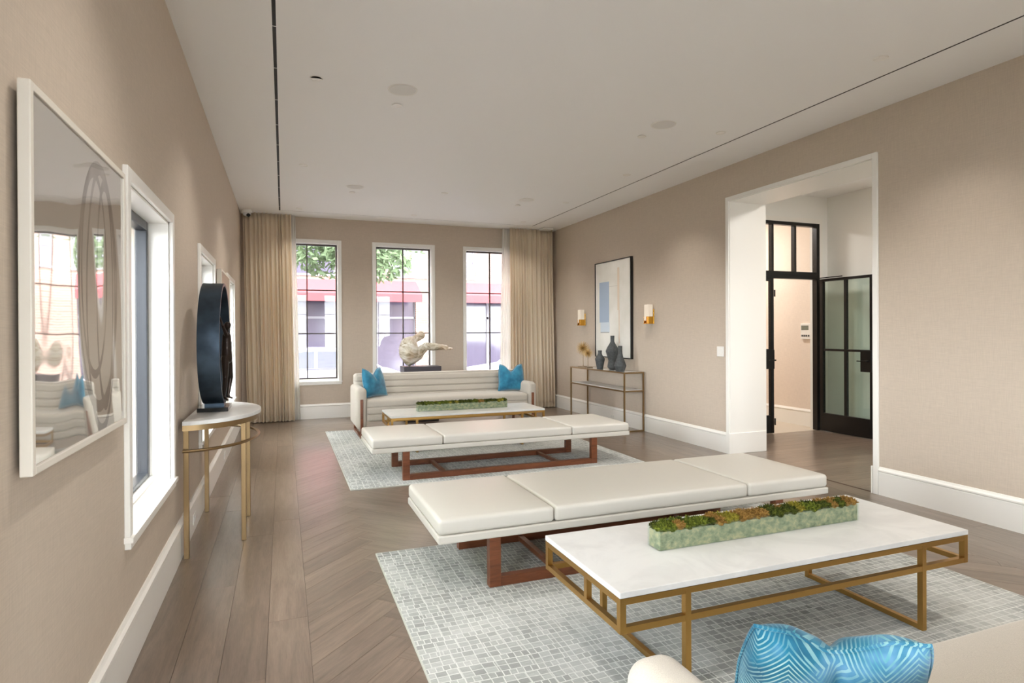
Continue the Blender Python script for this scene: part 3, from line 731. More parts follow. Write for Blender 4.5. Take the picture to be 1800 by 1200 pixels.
pillow('blue pillow with pale zigzag lines in the lower right corner', ZIGZAG, (1.09, 1.005, SEAT + .0), (math.radians(33), 0, math.radians(-34.6)), .375, .365, .07, .05, 40)
pillow('teal velvet pillow in the left corner of the far sofa', TEAL, (1.19, 8.36, SEAT + .004), (math.radians(-14), 0, math.radians(40)), .44, .40)
pillow('teal velvet pillow in the right corner of the far sofa', TEAL, (3.185, 8.40, SEAT + .004), (math.radians(-14), 0, math.radians(-8)), .42, .40)

# ------------------------------------------------------------------ demilune console with ring sculpture (left wall)
t = thing('demilune_console', 'half-round brass console with white top against the left wall', 'console table', (XL + .03, 4.75, 0))
RXD, RYD = .43, .58
def half(rx, ry, n=28): return [(rx * math.sin(PI * i / n), -ry * math.cos(PI * i / n)) for i in range(n + 1)]
obj('top', MB().prism(half(RXD, RYD), 'z', .832, .858), STONE, t, bevel=.003)
P = half(RXD - .008, RYD - .008); Q = half(RXD - .022, RYD - .022)
mb = MB(); n = len(P)
mb.add([(a, b, z) for z in (.798, .832) for a, b in P] + [(a, b, z) for z in (.798, .832) for a, b in Q], [], False)
for i in range(n - 1):
    for q in ((i, i + 1, n + i + 1, n + i), (2 * n + i, 3 * n + i, 3 * n + i + 1, 2 * n + i + 1), (i, 2 * n + i, 2 * n + i + 1, i + 1)): mb.f.append(list(q)); mb.sm.append(True)
obj('apron', mb, BRASS_OLD, t)
mb = MB(); mb.box(0, .014, -RYD + .01, RYD - .01, .798, .832); obj('back_rail', mb, BRASS_OLD, t)
obj('hoop', MB().tube([(a, b, .672) for a, b in half(RXD - .016, RYD - .016, 40)], .010, 8), BRASS_OLD, t)
for (x, y) in ((.016, -.53), (.016, .53), (.328, -.285), (.328, .285)): obj('leg', MB().box(x - .015, x + .015, y - .015, y + .015, 0, .80), BRASS_OLD, t, bevel=.002)

t = thing('ring_sculpture', 'dark metal ring sculpture with bronze figure on half-round console', 'sculpture', (-.455, 4.755, .858))
PAT = Mat('blue_black_patina', lin(60, 72, 84), .42, .8); v = PAT.noise(PAT.coord(), 5, 4); PAT.color(PAT.ramp(v, [(.35, lin(38, 48, 58)), (.65, lin(66, 80, 94))])); PATM = PAT.m
BRONZE = Mat('dark_bronze', lin(52, 44, 40), .3, .8).m
SLAB = plain('polished_black_stone', (22, 24, 26), .12)
obj('base', MB().box(-.10, .095, -.15, .15, 0, .028), SLAB, t, bevel=.002); obj('neck', MB().box(-.062, .062, -.07, .07, .028, .05), PATM, t)
R0, R1, wd = .425, .405, .066; n = 72; mb = MB(); cz = .046 + R0
for rr in (R0, R1):
    mb.add([(s * wd, rr * math.sin(2 * PI * i / n), cz + rr * math.cos(2 * PI * i / n)) for s in (-1, 1) for i in range(n)], [(i, (i + 1) % n, n + (i + 1) % n, n + i) for i in range(n)], True)
for s in (0, 1):
    for i in range(n):
        j = (i + 1) % n; mb.f.append([s * n + i, s * n + j, 2 * n + s * n + j, 2 * n + s * n + i]); mb.sm.append(False)
obj('ring', mb, PATM, t)
fx = .074
fig = [((fx, .02, .52), (fx, .03, .44), .030, .036), ((fx, .03, .44), (fx, .02, .36), .034, .040),            # chest to hips
       ((fx + .010, .04, .36), (fx + .020, .07, .22), .028, .020), ((fx + .020, .07, .22), (fx + .004, .05, .085), .019, .012), ((fx + .004, .05, .085), (fx + .03, .09, .068), .011, .008),
       ((fx - .008, .0, .36), (fx - .004, -.05, .23), .028, .020), ((fx - .004, -.05, .23), (fx - .016, -.03, .09), .019, .012), ((fx - .016, -.03, .09), (fx + .012, -.06, .07), .011, .008),
       ((fx, .02, .53), (fx + .004, .015, .565), .012, .011), ((fx + .006, .012, .592), (fx + .008, .010, .602), .024, .024),  # neck, head
       ((fx, -.01, .53), (fx - .02, -.06, .60), .014, .011), ((fx - .02, -.06, .60), (fx - .045, -.05, .68), .010, .007),
       ((fx, .05, .53), (fx + .02, .10, .47), .014, .011), ((fx + .02, .10, .47), (fx + .0, .15, .42), .010, .007)]
link('bronze_figure', blob_mesh('bronze_figure', fig, .006, 3, BRONZE), t)

# ------------------------------------------------------------------ framed drawings on the left wall
M = Mat('drawing_under_acrylic', lin(170, 160, 150), .035, .78, spec=.8)
sep = M.n('ShaderNodeSeparateXYZ'); M.l(M.coord(), sep.inputs[0]); yy, zz = sep.outputs[1], sep.outputs[2]
acc = None
for (cy, cz, ry, rz, wd_) in ((.13, .02, .22, .40, .10), (.16, -.02, .17, .44, .08), (.08, .06, .14, .33, .09), (.2, .0, .10, .38, .12)):
    e = M.math('ADD', M.math('POWER', M.math('ABSOLUTE', M.math('DIVIDE', M.math('SUBTRACT', yy, cy), ry)), 2.0), M.math('POWER', M.math('ABSOLUTE', M.math('DIVIDE', M.math('SUBTRACT', zz, cz), rz)), 2.0))
    m_ = M.math('LESS_THAN', M.math('ABSOLUTE', M.math('SUBTRACT', e, 1.0)), wd_)
    acc = m_ if acc is None else M.math('MAXIMUM', acc, m_)
soft = M.math('MULTIPLY', acc, M.ramp(M.noise(M.coord(), 6, 3), [(.3, (.35,) * 3 + (1,)), (.6, (.8,) * 3 + (1,))]))
M.color(M.mix(soft, lin(222, 219, 214), lin(128, 120, 118)))
bn = M.n('ShaderNodeBump', Strength=.03, Distance=.2); M.l(M.noise(M.coord((1, 2.2, .7)), 2.0, 0), bn.inputs['Height']); M.l(bn.outputs[0], M.b.inputs['Normal'])
DRAWING = M.m
FRAMEW = plain('white_lacquer_frame', (226, 220, 208), .4)
def framed(label, y0, y1, z0, z1, gap, depth, mat):
    t = thing('framed_drawing', label, 'framed art', (XL + gap, (y0 + y1) / 2, (z0 + z1) / 2)); hy, hz = (y1 - y0) / 2, (z1 - z0) / 2; w = .022
    obj('frame', MB().box(0, depth, -hy, -hy + w, -hz, hz).box(0, depth, hy - w, hy, -hz, hz).box(0, depth, -hy + w, hy - w, -hz, -hz + w).box(0, depth, -hy + w, hy - w, hz - w, hz), FRAMEW, t, bevel=.003)
    obj('picture', MB().box(.004, depth - .006, -hy + w, hy - w, -hz + w, hz - w), mat, t)
    obj('hanging_cleat', MB().box(-gap, 0, -hy + .08, hy - .08, hz - .16, hz - .12), DARK, t)
    return t
framed('white framed glossy drawing of dark loops at the left edge', 1.786, 2.733, 1.052, 2.022, .014, .028, DRAWING)
M = Mat('print_taupe', lin(176, 164, 150), .3, coat=.5); framed('small-looking framed picture behind the dark ring sculpture', 6.50, 7.50, 1.05, 2.03, .010, .045, M.m)

# ------------------------------------------------------------------ right wall: art, sconces, switch, console
t = thing('framed_painting', 'large black framed abstract painting with blue block on right wall', 'framed art', (XR, 8.07, 1.74)); hy, hz = .535, .745
obj('frame', MB().box(-.045, 0, -hy, -hy + .014, -hz, hz).box(-.045, 0, hy - .014, hy, -hz, hz).box(-.045, 0, -hy + .014, hy - .014, -hz, -hz + .014).box(-.045, 0, -hy + .014, hy - .014, hz - .014, hz), plain('black_lacquer', (20, 20, 20), .3), t, bevel=.002)
M = Mat('cream_canvas', lin(232, 230, 222), .6); M.color(M.ramp(M.noise(M.coord((1, 1, 1)), 3, 4), [(.35, lin(226, 224, 215)), (.65, lin(238, 236, 229))]))
cv = obj('canvas', MB().box(-.032, -.004, -hy + .014, hy - .014, -hz + .014, hz - .014), M.m, t)
def patch(name, y0, y1, z0, z1, rgb, x=-.0335): obj(name, MB().box(x, -.032, y0, y1, z0, z1), plain('paint_' + name, rgb, .6), cv)
patch('blue_block', .10, .40, -.20, .43, (168, 186, 208)); patch('pale_blue_block', .09, .37, -.355, -.20, (208, 220, 230)); patch('grey_dash', .10, .37, -.362, -.350, (158, 160, 160), -.0338)
patch('beige_stripe', -.205, -.15, -.02, .62, (226, 210, 190)); patch('beige_stripe', -.205, -.185, -.52, -.02, (222, 200, 176)); patch('thin_line', -.15, .10, .345, .352, (206, 204, 196))
ALAB = Mat('alabaster', lin(232, 224, 210), .4); ALAB.b.inputs['Emission Color'].default_value = lin(255, 226, 190); ALAB.b.inputs['Emission Strength'].default_value = .06; ALABM = ALAB.m
def sconce(label, y):
    t = thing('wall_sconce', label, 'wall lamp', (XR, y, 1.50), 0, 'brass and alabaster wall sconces')
    obj('backplate', MB().box(-.012, 0, -.055, .055, 0, .20), GOLD, t, bevel=.002)
    obj('shade', MB().box(-.095, -.020, -.05, .05, .045, .265), ALABM, t, bevel=.004)
    obj('cup', MB().box(-.104, -.012, -.056, .056, .0, .012).box(-.104, -.096, -.056, -.012, .012, .10).box(-.096, -.012, -.056, -.0505, .012, .10).box(-.096, -.012, .0505, .056, .012, .10), GOLD, t, bevel=.001)
sconce('brass sconce with white shade left of the painting', 9.06); sconce('brass sconce with white shade right of the painting', 7.06)
t = thing('light_switch', 'white square switch plate beside the cased opening', 'switch', (XR, 5.672, 1.16))
obj('plate', MB().box(-.006, 0, -.058, .058, -.058, .058), TRIM, t, bevel=.002); obj('rocker', MB().box(-.010, -.006, -.040, -.006, -.034, .034), TRIM, t, bevel=.002); obj('rocker', MB().box(-.010, -.006, .006, .040, -.034, .034), TRIM, t, bevel=.002)

t = thing('console_table', 'slim brass console with two shelves against the right wall', 'console table', (4.395, 7.225, 0))
Wx, Ly, tb = .325, 1.67, .020; f = lambda a, b: MB().bar(a, b, tb); h2 = tb / 2
for x in (h2, Wx - h2):
    for y in (h2, Ly - h2): obj('leg', f((x, y, 0), (x, y, .83)), BRASS_OLD, t)
for z in (.82, .565):
    for x in (h2, Wx - h2): obj('long_rail', f((x, tb, z), (x, Ly - tb, z)), BRASS_OLD, t)
for z in (.82, .565, h2):
    for y in (h2, Ly - h2): obj('end_rail', f((tb, y, z), (Wx - tb, y, z)), BRASS_OLD, t)
obj('top_panel', MB().box(tb, Wx - tb, tb, Ly - tb, .818, .829), Mat('pale_glass', lin(214, 216, 212), .08, spec=.8).m, t)
obj('shelf', MB().box(tb, Wx - tb, tb, Ly - tb, .556, .582), STONE, t)

M = Mat('grey_ceramic', lin(92, 96, 98), .6); M.color(M.ramp(M.noise(M.coord(), 40, 3), [(.3, lin(60, 63, 64)), (.7, lin(80, 83, 84))])); CERAM = M.m
def vase(label, prof, loc):
    t = thing('vase', label, 'vase', loc, 0, 'matte grey ceramic vases'); rt, zt = prof[-1]
    obj('body', MB().lathe([(0.001, 0)] + prof[:-2], 36), CERAM, t); obj('neck', MB().lathe([prof[-3], prof[-2], prof[-1], (rt - .006, zt), (rt - .007, zt - .05), (.001, zt - .052)], 36), CERAM, t)
TOPZ = .830
vase('short dark grey faceted vase, smallest of the three', [(.044, 0), (.046, .004), (.075, .148), (.075, .154), (.034, .218), (.027, .240), (.030, .280)], (4.50, 8.09, TOPZ))
vase('tallest grey vase with pinched waist, in the middle', [(.046, 0), (.050, .003), (.077, .036), (.077, .042), (.060, .135), (.064, .15), (.100, .270), (.100, .278), (.078, .330), (.038, .396), (.029, .42), (.030, .505)], (4.59, 7.87, TOPZ))
vase('tapering grey vase nearest the cased opening', [(.056, 0), (.060, .004), (.087, .074), (.087, .082), (.044, .20), (.033, .245), (.028, .30), (.031, .362)], (4.50, 7.50, TOPZ))
t = thing('urchin_sculpture', 'pair of gold spiky balls on thin stems on the console', 'sculpture', (4.53, 8.62, TOPZ))
obj('base', MB().box(-.05, .05, -.16, .16, 0, .008), BRASS_OLD, t, bevel=.001)
URCH = Mat('pale_gold_wire', lin(206, 172, 112), .5, .7).m
def urchin(cy, z, r, n, seed):
    rnd = random.Random(seed); mb = MB(); c = Vector((0, cy, z)); g = PI * (3 - math.sqrt(5))
    for i in range(n):
        zz_ = 1 - 2 * (i + .5) / n; q = math.sqrt(1 - zz_ * zz_); d = Vector((q * math.cos(g * i), q * math.sin(g * i), zz_))
        mb.tube([c + d * .012, c + d * r * rnd.uniform(.9, 1)], [.0030, .0012], 5)
    obj('rod', MB().tube([(0, cy, .008), (0, cy, z)], .004, 8), BRASS_OLD, t); sb = obj('spike_ball', mb, URCH, t)
    obj('core', MB().lathe([(.0005, -.016), (.011, -.011), (.016, 0), (.011, .011), (.0005, .016)], 14, c), BRASS_OLD, sb)
urchin(.075, .30, .125, 120, 1); urchin(-.085, .225, .09, 100, 2)

# ------------------------------------------------------------------ stone sculpture behind the sofa
t = thing('stone_sculpture', 'veined white stone sculpture with outstretched arm behind the sofa', 'sculpture', (1.765, 9.45, .855))
M = Mat('veined_stone', (0, 0, 0, 1), .35); v = M.noise(M.coord((1, 1, 1.6)), 4.5, 6, .62, 1.6); v2 = M.noise(M.coord((1, 1, 1)), 2.4, 3)
c1 = M.ramp(v, [(.36, lin(128, 114, 88)), (.45, lin(196, 186, 164)), (.60, lin(236, 233, 225))]); M.color(M.mix(M.math('MULTIPLY', M.ramp(v2, [(.5, (0, 0, 0, 1)), (.68, (1, 1, 1, 1))]), .6), c1, lin(204, 160, 126))); VST = M.m
# figure in the x-z plane, resting on its point, x runs right along the wall
S = [((.174, 0, .03), (.174, 0, .10), .035, .085), ((.174, 0, .10), (.174, 0, .22), .095, .160), ((.174, 0, .22), (.165, 0, .28), .165, .155), ((.165, 0, .28), (.150, 0, .345), .150, .115),
     ((.150, 0, .345), (.185, 0, .405), .105, .066), ((.185, 0, .405), (.250, 0, .432), .062, .046), ((.278, 0, .432), (.362, 0, .486), .060, .066),
     ((.20, 0, .13), (.30, 0, .18), .115, .100), ((.30, 0, .18), (.385, 0, .262), .095, .070), ((.385, 0, .262), (.445, 0, .312), .074, .060), ((.445, 0, .308), (.565, 0, .300), .064, .064), ((.565, 0, .300), (.69, 0, .296), .062, .050), ((.69, 0, .296), (.765, 0, .288), .048, .040)]
for (dy, L, dz) in ((-.030, .09, -.018), (-.012, .115, -.006), (.008, .12, .002), (.026, .095, .004)): S.append(((.755, dy, .288 + dz), (.755 + L, dy * 1.2, .272 + dz), .013, .009))
S.append(((.70, -.03, .285), (.77, -.055, .245), .014, .010))
sm = blob_mesh('carving', S, .009, 3, VST)
link('carving', sm, t, (-.085, 0, .012))
t['category'] = 'sculpture'
t = thing('sculpture_plinth', 'dark plinth carrying the stone sculpture behind the far sofa', 'plinth', (2.035, 9.45, 0))
obj('slab', MB().box(-.295, .295, -.17, .17, .745, .865), plain('dark_plinth_stone', (52, 46, 52), .4), t, bevel=.004); obj('pedestal', MB().box(-.26, .26, -.14, .14, 0, .745), plain('plinth_black', (36, 34, 36), .5), t, bevel=.004)

# ------------------------------------------------------------------ curtains
def curtain(name, label, xa, xb, xa2, xb2, y, folds, amp, mat, z0, seed, group):
    """pleated cloth from x range (xa, xb) at the ceiling to (xa2, xb2) at the floor"""
    rnd = random.Random(seed); nu, nv = folds * 10, 22; mb = MB(); vs = []
    ph = [rnd.uniform(.55, 1.45) for _ in range(folds + 2)]
    cum = [0]
    for w_ in ph: cum.append(cum[-1] + w_)
    for j in range(nv + 1):
        t_ = j / nv; z = z0 + (H - .004 - z0) * t_
        for i in range(nu + 1):
            u = i / nu; fpos = u * folds; k = min(int(fpos), folds - 1); g = (cum[k] + (fpos - k) * ph[k]) / cum[folds]
            a = xa2 + (xb2 - xa2) * g; b = xa + (xb - xa) * g; x = a + (b - a) * t_
            am = amp * (.7 + .5 * (1 - t_)) * (.7 + .5 * mnoise.noise(Vector((k * 1.7 + seed, t_ * 1.3, 0))))
            yy_ = y + am * math.sin(2 * PI * fpos) + .012 * mnoise.noise(Vector((u * 9, t_ * 3, seed)))
            x += .010 * (1 - t_) * mnoise.noise(Vector((u * 14, t_ * 2.2, seed + 5)))
            vs.append((x - (xa2 + xb2) / 2, yy_ - y, z))
    W_ = nu + 1
    mb.add(vs, [(j * W_ + i, j * W_ + i + 1, (j + 1) * W_ + i + 1, (j + 1) * W_ + i) for j in range(nv) for i in range(nu)], True)
    t = thing(name, label, 'curtain', ((xa2 + xb2) / 2, y, 0), 0, group)
    me = mb.mesh('cloth', mat, fixn=False, sharp=180); o = link('cloth', me, t)
    s = o.modifiers.new('thick', 'SOLIDIFY'); s.thickness = .0025
    k2 = MB(); hem = [(vs[i][0], vs[i][1] - .0026, z0 + .001) for i in range(W_)]
    k2.add([p for p in hem] + [(p[0], p[1], z0 + .085) for p in hem], [(i, i + 1, W_ + i + 1, W_ + i) for i in range(W_ - 1)], True)
    obj('hem', k2, mat, t)
    obj('track', MB().box(min(xa, xb) - (xa2 + xb2) / 2, max(xa, xb) - (xa2 + xb2) / 2, -.01, .01, H - .012, H - .001), TRIM, t)
curtain('drape', 'beige floor-length drape left of the street windows', -.575, .125, -.52, .165, 10.15, 12, .046, DRAPE, .012, 1, 'beige drapes at the street windows')
curtain('drape', 'beige floor-length drape right of the street windows', 3.82, 4.66, 3.84, 4.69, 10.15, 13, .046, DRAPE, .012, 4, 'beige drapes at the street windows')
curtain('sheer_curtain', 'white sheer panel at the inner edge of the left drape', -.10, .19, -.02, .255, 10.245, 8, .014, SHEER, .016, 8, 'white sheers at the street windows')
curtain('sheer_curtain', 'white sheer panel at the inner edge of the right drape', 3.715, 4.05, 3.64, 4.02, 10.245, 8, .014, SHEER, .016, 12, 'white sheers at the street windows')

# ------------------------------------------------------------------ ceiling fittings
SPKW = plain('speaker_grille_white', (226, 225, 221), .8)
def speaker(label, x, y):
    t = thing('ceiling_speaker', label, 'speaker', (x, y, H), 0, 'round flush ceiling speakers')
    obj('rim', MB().lathe([(.100, -.0005), (.112, -.004), (.114, -.0005)], 40), TRIM, t); obj('grille', MB().lathe([(.0005, -.003), (.10, -.003), (.10, -.0005)], 40), SPKW, t)
speaker('round ceiling speaker at upper left, nearest the wide slot', .875, 4.66); speaker('round ceiling speaker at upper right, nearest the opening', 3.241, 4.634)
speaker('round ceiling speaker far left, above the far bench', .873, 7.965); speaker('round ceiling speaker far right, before the right curtain', 3.249, 7.938)
def sprinkler(label, x, y):
    t = thing('sprinkler_cover', label, 'sprinkler', (x, y, H), 0, 'white concealed sprinkler covers')
    obj('collar', MB().cyl((0, 0, -.006), .030, .0055, 28), SPKW, t); obj('cap', MB().cyl((0, 0, -.011), .040, .005, 28, .041), TRIM, t)
sprinkler('small white sprinkler cap beside the upper left speaker', .887, 4.985); sprinkler('small white sprinkler cap beside the upper right speaker', 3.234, 4.975)
sprinkler('small white sprinkler cap beside the far left speaker', .869, 8.27); sprinkler('small white sprinkler cap beside the far right speaker', 3.253, 8.303)
LENS = plain('downlight_lens', (246, 244, 240), .4)
def downlight(label, x, y, watts, r=.048, tilt=False):
    t = thing('downlight', label, 'ceiling light', (x, y, H), 0, 'small recessed downlights')
    obj('rim', MB().lathe([(r - .010, -.0015), (r - .004, -.005), (r, -.0005)], 28), TRIM, t)
    if tilt: obj('gimbal', MB().lathe([(.0005, -.008), (r * .9, -.004), (r * .9, -.001)], 24), TRIM, t, (0, 0, -.006), (math.radians(14), 0, 0))
    obj('lens', MB().lathe([(.0005, -.0025), (r - .012, -.0025), (r - .012, -.0008)], 24), DARK if tilt else LENS, t)
    d = bpy.data.lights.new('downlight_lamp', 'SPOT'); d.energy = watts; d.color = (1, .95, .88); d.spot_size = math.radians(115); d.spot_blend = 1.0; d.shadow_soft_size = .02
    link('downlight_lamp', d, t, (0, 0, -.03))
for (x, y, lab, k, tl) in ((.238, 4.662, 'tilted downlight with a dark gap beside the wide slot', 1, True), (.222, 7.13, 'downlight by the wide slot, second along the left side', 1, False), (.235, 9.63, 'farthest left downlight before the left curtain', .5, False),
                          (3.865, 2.985, 'large-looking downlight at the upper right by the right slot', 1, False), (3.885, 4.633, 'downlight right of the upper right speaker', 1, False), (3.863, 6.266, 'downlight above the light switch side of the right slot', 1, False),
                          (3.859, 7.922, 'downlight above the framed painting side', .7, False), (3.849, 9.562, 'farthest right downlight before the right curtain', .5, False), (2.048, 7.918, 'middle downlight above the far coffee table', .7, False), (1.971, 9.583, 'middle downlight above the stone sculpture', .5, False),
                          (.24, 2.2, 'left downlight added out of view above the framed drawing', 1, False), (3.865, 1.3, 'right downlight added out of view over the near sofa', 1, False), (2.05, 1.3, 'middle downlight added out of view over the near sofa', 1, False), (.24, -.4, 'left downlight added out of view behind the camera', 1, False), (3.865, -.4, 'right downlight added out of view behind the camera', 1, False), (2.05, -2, 'middle downlight added out of view behind the camera', 1, False)):  # this last row is unseen, added to light the near end
    downlight(lab, x, y, DOWN * k, tilt=tl)
t = thing('security_camera', 'small white dome security camera in the left ceiling corner', 'camera', (-.51, 10.02, H))
obj('mount', MB().cyl((0, 0, -.045), .075, .045, 28), TRIM, t, bevel=.006); obj('housing', MB().lathe([(.058, -.045), (.058, -.062), (.046, -.085), (.020, -.098), (.0005, -.100)], 28), plain('dome_white', (226, 226, 226), .3), t); obj('lens_hood', MB().tube([(.01, -.02, -.07), (.03, -.058, -.088)], .026, 18), DARK, t)
t = thing('wireless_access_point', 'white flat ceiling device in the right curtain corner', 'access point', (4.47, 10.0, H))
obj('body', rbox(.105, .10, .018, .015, 4, (4, 4, 1)), TRIM, t, (0, 0, -.019)); obj('mount', MB().box(-.07, .07, -.07, .07, -.004, 0), TRIM, t)
obj('indicator', MB().cyl((0, -.07, -.0385), .005, .002, 10), SPKW, t)
# sockets in the baseboards
def outlet(label, loc, axis):
    t = thing('wall_outlet', label, 'outlet', loc, 0 if axis > 0 else PI, 'white baseboard outlets')
    obj('plate', MB().box(0, .005, -.058, .058, -.035, .035), TRIM, t, bevel=.0015)
    for y in (-.026, .026): obj('socket', MB().box(.005, .0065, y - .016, y + .016, -.014, .014), SPKW, t)
outlet('white outlet in the left baseboard behind the half-round console', (XL + .018, 4.78, .095), 1); outlet('white outlet in the left baseboard near the far window', (XL + .018, 7.13, .095), 1); outlet('white outlet in the right baseboard below the console', (XR - .018, 8.1, .095), -1)

# ------------------------------------------------------------------ the street outside
GZ = -.42
tag(obj('ground', MB().box(-60, 70, YF + .3, 80, GZ - .2, GZ).box(-60, 70, -60, YB - .3, GZ - .2, GZ).box(-60, XL - .3, YB - .3, YF + .3, GZ - .2, GZ), plain('pale_pavement', (104, 101, 103), .9)), 'pale street and pavement outside the windows', 'street', kind='structure')
M = Mat('pale_brick', (0, 0, 0, 1), .9); b = M.n('ShaderNodeTexBrick'); M.l(M.coord((1, 1, 1), 'Object', (PI / 2, 0, 0)), b.inputs['Vector'])
b.inputs['Scale'].default_value = 1; b.inputs['Brick Width'].default_value = .22; b.inputs['Row Height'].default_value = .075; b.inputs['Mortar Size'].default_value = .008
b.inputs['Color1'].default_value = lin(122, 92, 82); b.inputs['Color2'].default_value = lin(140, 110, 98); b.inputs['Mortar'].default_value = lin(148, 140, 132); M.color(b.outputs['Color']); BRICK = M.m
FW = 20.0
t = thing('street_building', 'pale brick shop building with red awnings across the street', 'building', (4, FW, GZ))
wx = [(-9.5, -8.0), (-6.3, -4.8), (-3.1, -1.6), (.1, 1.6), (3.3, 4.75), (5.2, 6.25), (8.4, 9.9), (11.6, 13.1)]; shops = [(-10, 4.15), (5.5, 14)]
A = sorted({-16., 24.} | {q for w in wx for q in w} | {q for w in shops for q in w}); Zc = [GZ, GZ + .45, 2.75, 3.25, 4.75, 11]
mb = MB()
for i in range(len(A) - 1):
    ca = (A[i] + A[i + 1]) / 2
    for j in range(len(Zc) - 1):
        if j == 1 and any(w[0] < ca < w[1] for w in shops): continue
        if j == 3 and any(w[0] < ca < w[1] for w in wx): continue
        mb.box(A[i] - 4, A[i + 1] - 4, 0, .5, Zc[j] - GZ, Zc[j + 1] - GZ)
obj('wall', mb, BRICK, t)
FRW = plain('street_window_paint', (122, 118, 124), .6); SHOPG = Mat('shop_glass', lin(76, 70, 84), .12, spec=.6).m
for (a, b_) in wx:
    w_ = obj('window', MB().box(a - 4, a - 3.92, .06, .14, 3.25 - GZ, 4.75 - GZ).box(b_ - 4.08, b_ - 4, .06, .14, 3.25 - GZ, 4.75 - GZ).box(a - 3.92, b_ - 4.08, .06, .14, 3.82 - GZ, 3.88 - GZ).box(a - 3.92, b_ - 4.08, .06, .14, 4.67 - GZ, 4.75 - GZ).box(a - 4.06, b_ - 3.94, -.05, .14, 3.2 - GZ, 3.27 - GZ), FRW, t)
    for (c, d) in ((3.27, 3.82), (3.88, 4.67)): obj('pane', MB().box(a - 3.92, b_ - 4.08, .09, .10, c - GZ, d - GZ), SHOPG, w_)
AWN = plain('red_awning', (136, 48, 52), .8)
for (a, b_) in shops:
    aw = obj('awning', MB().prism([(-1.05, 2.36 - GZ), (-1.05, 2.60 - GZ), (0, 3.10 - GZ), (0, 3.04 - GZ), (-1.01, 2.56 - GZ), (-1.01, 2.36 - GZ)], 'x', a - 4, b_ - 4), AWN, t)
    sf = obj('shopfront', MB().box(a - 4, b_ - 4, .10, .2, 2.55 - GZ, 2.75 - GZ), FRW, t); n = max(2, round((b_ - a) / 1.25)); s_ = (b_ - a) / n
    for i in range(n + 1): obj('mullion', MB().box(a - 4.04 + i * s_, a - 3.96 + i * s_, .10, .2, .45, 2.55 - GZ), FRW, sf)
    obj('transom_bar', MB().box(a - 4, b_ - 4, .10, .18, 1.85 - GZ, 1.92 - GZ), FRW, sf)
    for i in range(n): obj('pane', MB().box(a - 3.96 + i * s_, a - 4.04 + (i + 1) * s_, .14, .15, .45, 2.55 - GZ), SHOPG, sf)
# parked cars
CARP = [plain('silver_car_paint', (150, 148, 162), .3, coat=.6), plain('grey_car_paint', (124, 126, 146), .3, coat=.6)]; TYRE = plain('tyre', (36, 36, 38), .8); CARG = Mat('car_glass', lin(96, 98, 108), .08, spec=.8).m
def car(label, loc, pm_):
    t = thing('parked_car', label, 'car', loc, 0, 'cars parked on the street')
    body = [(-2.2, .32), (-2.24, .62), (-2.1, .82), (-1.2, .94), (1.55, .96), (2.15, .86), (2.22, .55), (2.15, .32), (1.75, .30), (1.62, .5), (1.36, .62), (1.1, .5), (.98, .28), (-.98, .28), (-1.1, .5), (-1.36, .62), (-1.62, .5), (-1.75, .30)]
    obj('body', MB().prism(body, 'y', -.88, .88), pm_, t, bevel=.06, seg=3)
    obj('cabin', MB().prism([(-1.25, .93), (-.55, 1.40), (-.2, 1.46), (.7, 1.45), (1.15, 1.33), (1.75, .95)], 'y', -.76, .76), pm_, t, bevel=.06, seg=3)
    for s in (-1, 1):
        obj('side_window', MB().prism([(-1.05, .99), (-.48, 1.35), (.12, 1.38), (.12, .99)], 'y', s * .762, s * .768), CARG, t); obj('side_window', MB().prism([(.2, .99), (.2, 1.38), (.7, 1.37), (1.05, 1.27), (1.45, .99)], 'y', s * .762, s * .768), CARG, t)
    for x in (-1.36, 1.36):
        for s in (-1, 1):
            w_ = obj('wheel', MB().lathe([(.001, -.1), (.20, -.1), (.30, -.1), (.33, -.07), (.33, .07), (.30, .1), (.20, .1), (.001, .1)], 28), TYRE, t, (x, s * .80, .33), (PI / 2, 0, 0))
            obj('hub', MB().lathe([(.001, -.11), (.17, -.11), (.19, -.101)], 18).lathe([(.001, .11), (.17, .11), (.19, .101)], 18), FRW, w_)
car('pale silver car parked outside the left and middle street windows', (.55, 15.6, GZ), CARP[0]); car('bluish grey car parked outside the right street window', (7.0, 15.8, GZ), CARP[1])
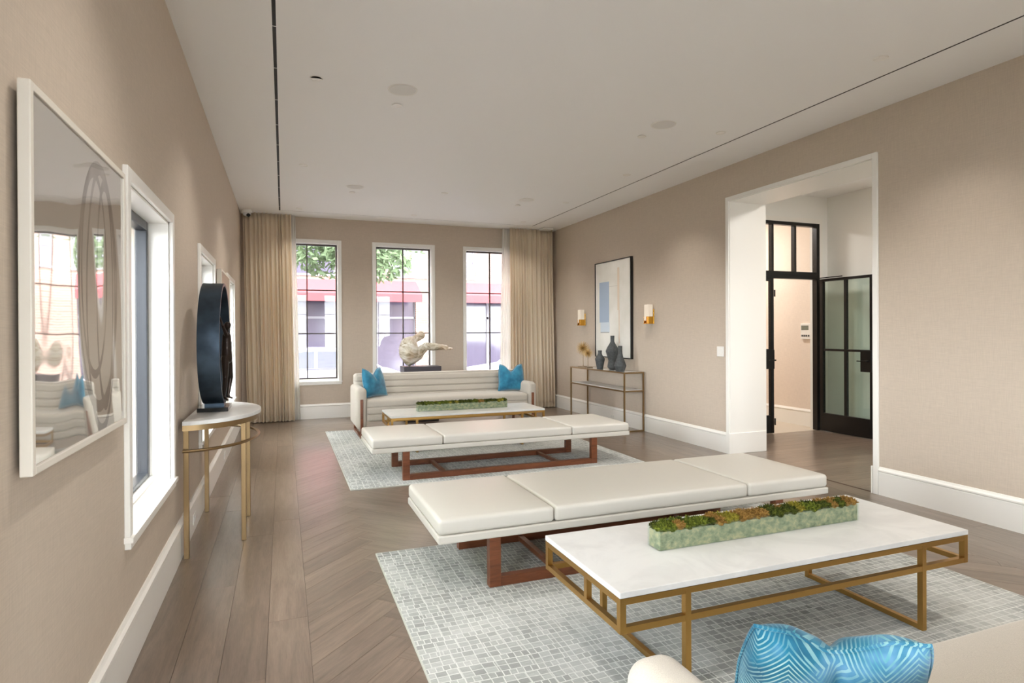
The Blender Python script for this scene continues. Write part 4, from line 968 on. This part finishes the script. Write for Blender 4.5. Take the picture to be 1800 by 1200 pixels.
# trees and hedge
LEAF = [mk_cloth('leaf_green', (112, 128, 98), .35), mk_cloth('leaf_light', (156, 176, 112), .35)]
BARK = plain('bark', (110, 96, 84), .9)
def leaf_mesh(name, n, fn, size, seed, mat):
    rnd = random.Random(seed); mb = MB()
    for _ in range(n):
        c = Vector(fn(rnd)); a = Vector((rnd.gauss(0, 1), rnd.gauss(0, 1), rnd.gauss(0, 1))).normalized(); b_ = a.orthogonal().normalized(); s = size * rnd.uniform(.6, 1.3)
        mb.add([c - a * s, c + b_ * s * .45, c + a * s, c - b_ * s * .45], [(0, 1, 2, 3)])
    return mb.mesh(name, mat, fixn=False)
def blobfn(rx, ry, rz, cz):
    def f(rnd):
        while True:
            p = Vector((rnd.uniform(-1, 1), rnd.uniform(-1, 1), rnd.uniform(-1, 1)))
            if .25 < p.length < 1 and mnoise.noise(p * 2.3) > -.12: return (p.x * rx, p.y * ry, p.z * rz + cz)
    return f
CROWN = [leaf_mesh('crown', 8000, blobfn(2.1, 1.6, 1.75, 4.65), .10, 21, LEAF[0]), leaf_mesh('crown', 5200, blobfn(2.2, 2.0, 1.8, 4.9), .12, 22, LEAF[1])]
def tree(label, loc, k):
    t = thing('street_tree', label, 'tree', loc, 0, 'street trees')
    tag(link('crown', CROWN[k], t), kind='stuff')
    obj('trunk', MB().tube([(0, 0, 0), (.03, .02, 1.5), (-.02, 0, 3.2), (.05, 0, 4.8)], [.13, .10, .085, .03], 10), BARK, t)
    for (x, y, z) in ((.9, .2, 4.6), (-.8, -.3, 4.5), (.1, .8, 4.9)): obj('branch', MB().tube([(0, 0, 3.0), (x * .5, y * .5, 3.7), (x, y, z)], [.05, .035, .012], 7), BARK, t)
tree('leafy tree seen at the top of the left and middle street windows', (1.62, 14.2, GZ), 0)
tree('leafy tree beyond the side windows, nearer the street', (-6.5, 9.5, GZ), 1); tree('leafy tree beyond the side windows, nearer the camera', (-7.2, 3.5, GZ), 1)
t = thing('hedge', 'clipped green hedge outside the side windows', 'hedge', (-5.2, 4.5, GZ))
hf = lambda r: (r.uniform(-.5, .5), r.uniform(-7, 7), r.uniform(.05, 1.25))
tag(link('leaves', leaf_mesh('leaves', 9000, hf, .07, 31, LEAF[1]), t), kind='stuff'); obj('core', MB().box(-.38, .38, -6.9, 6.9, 0, 1.12), LEAF[0], t)
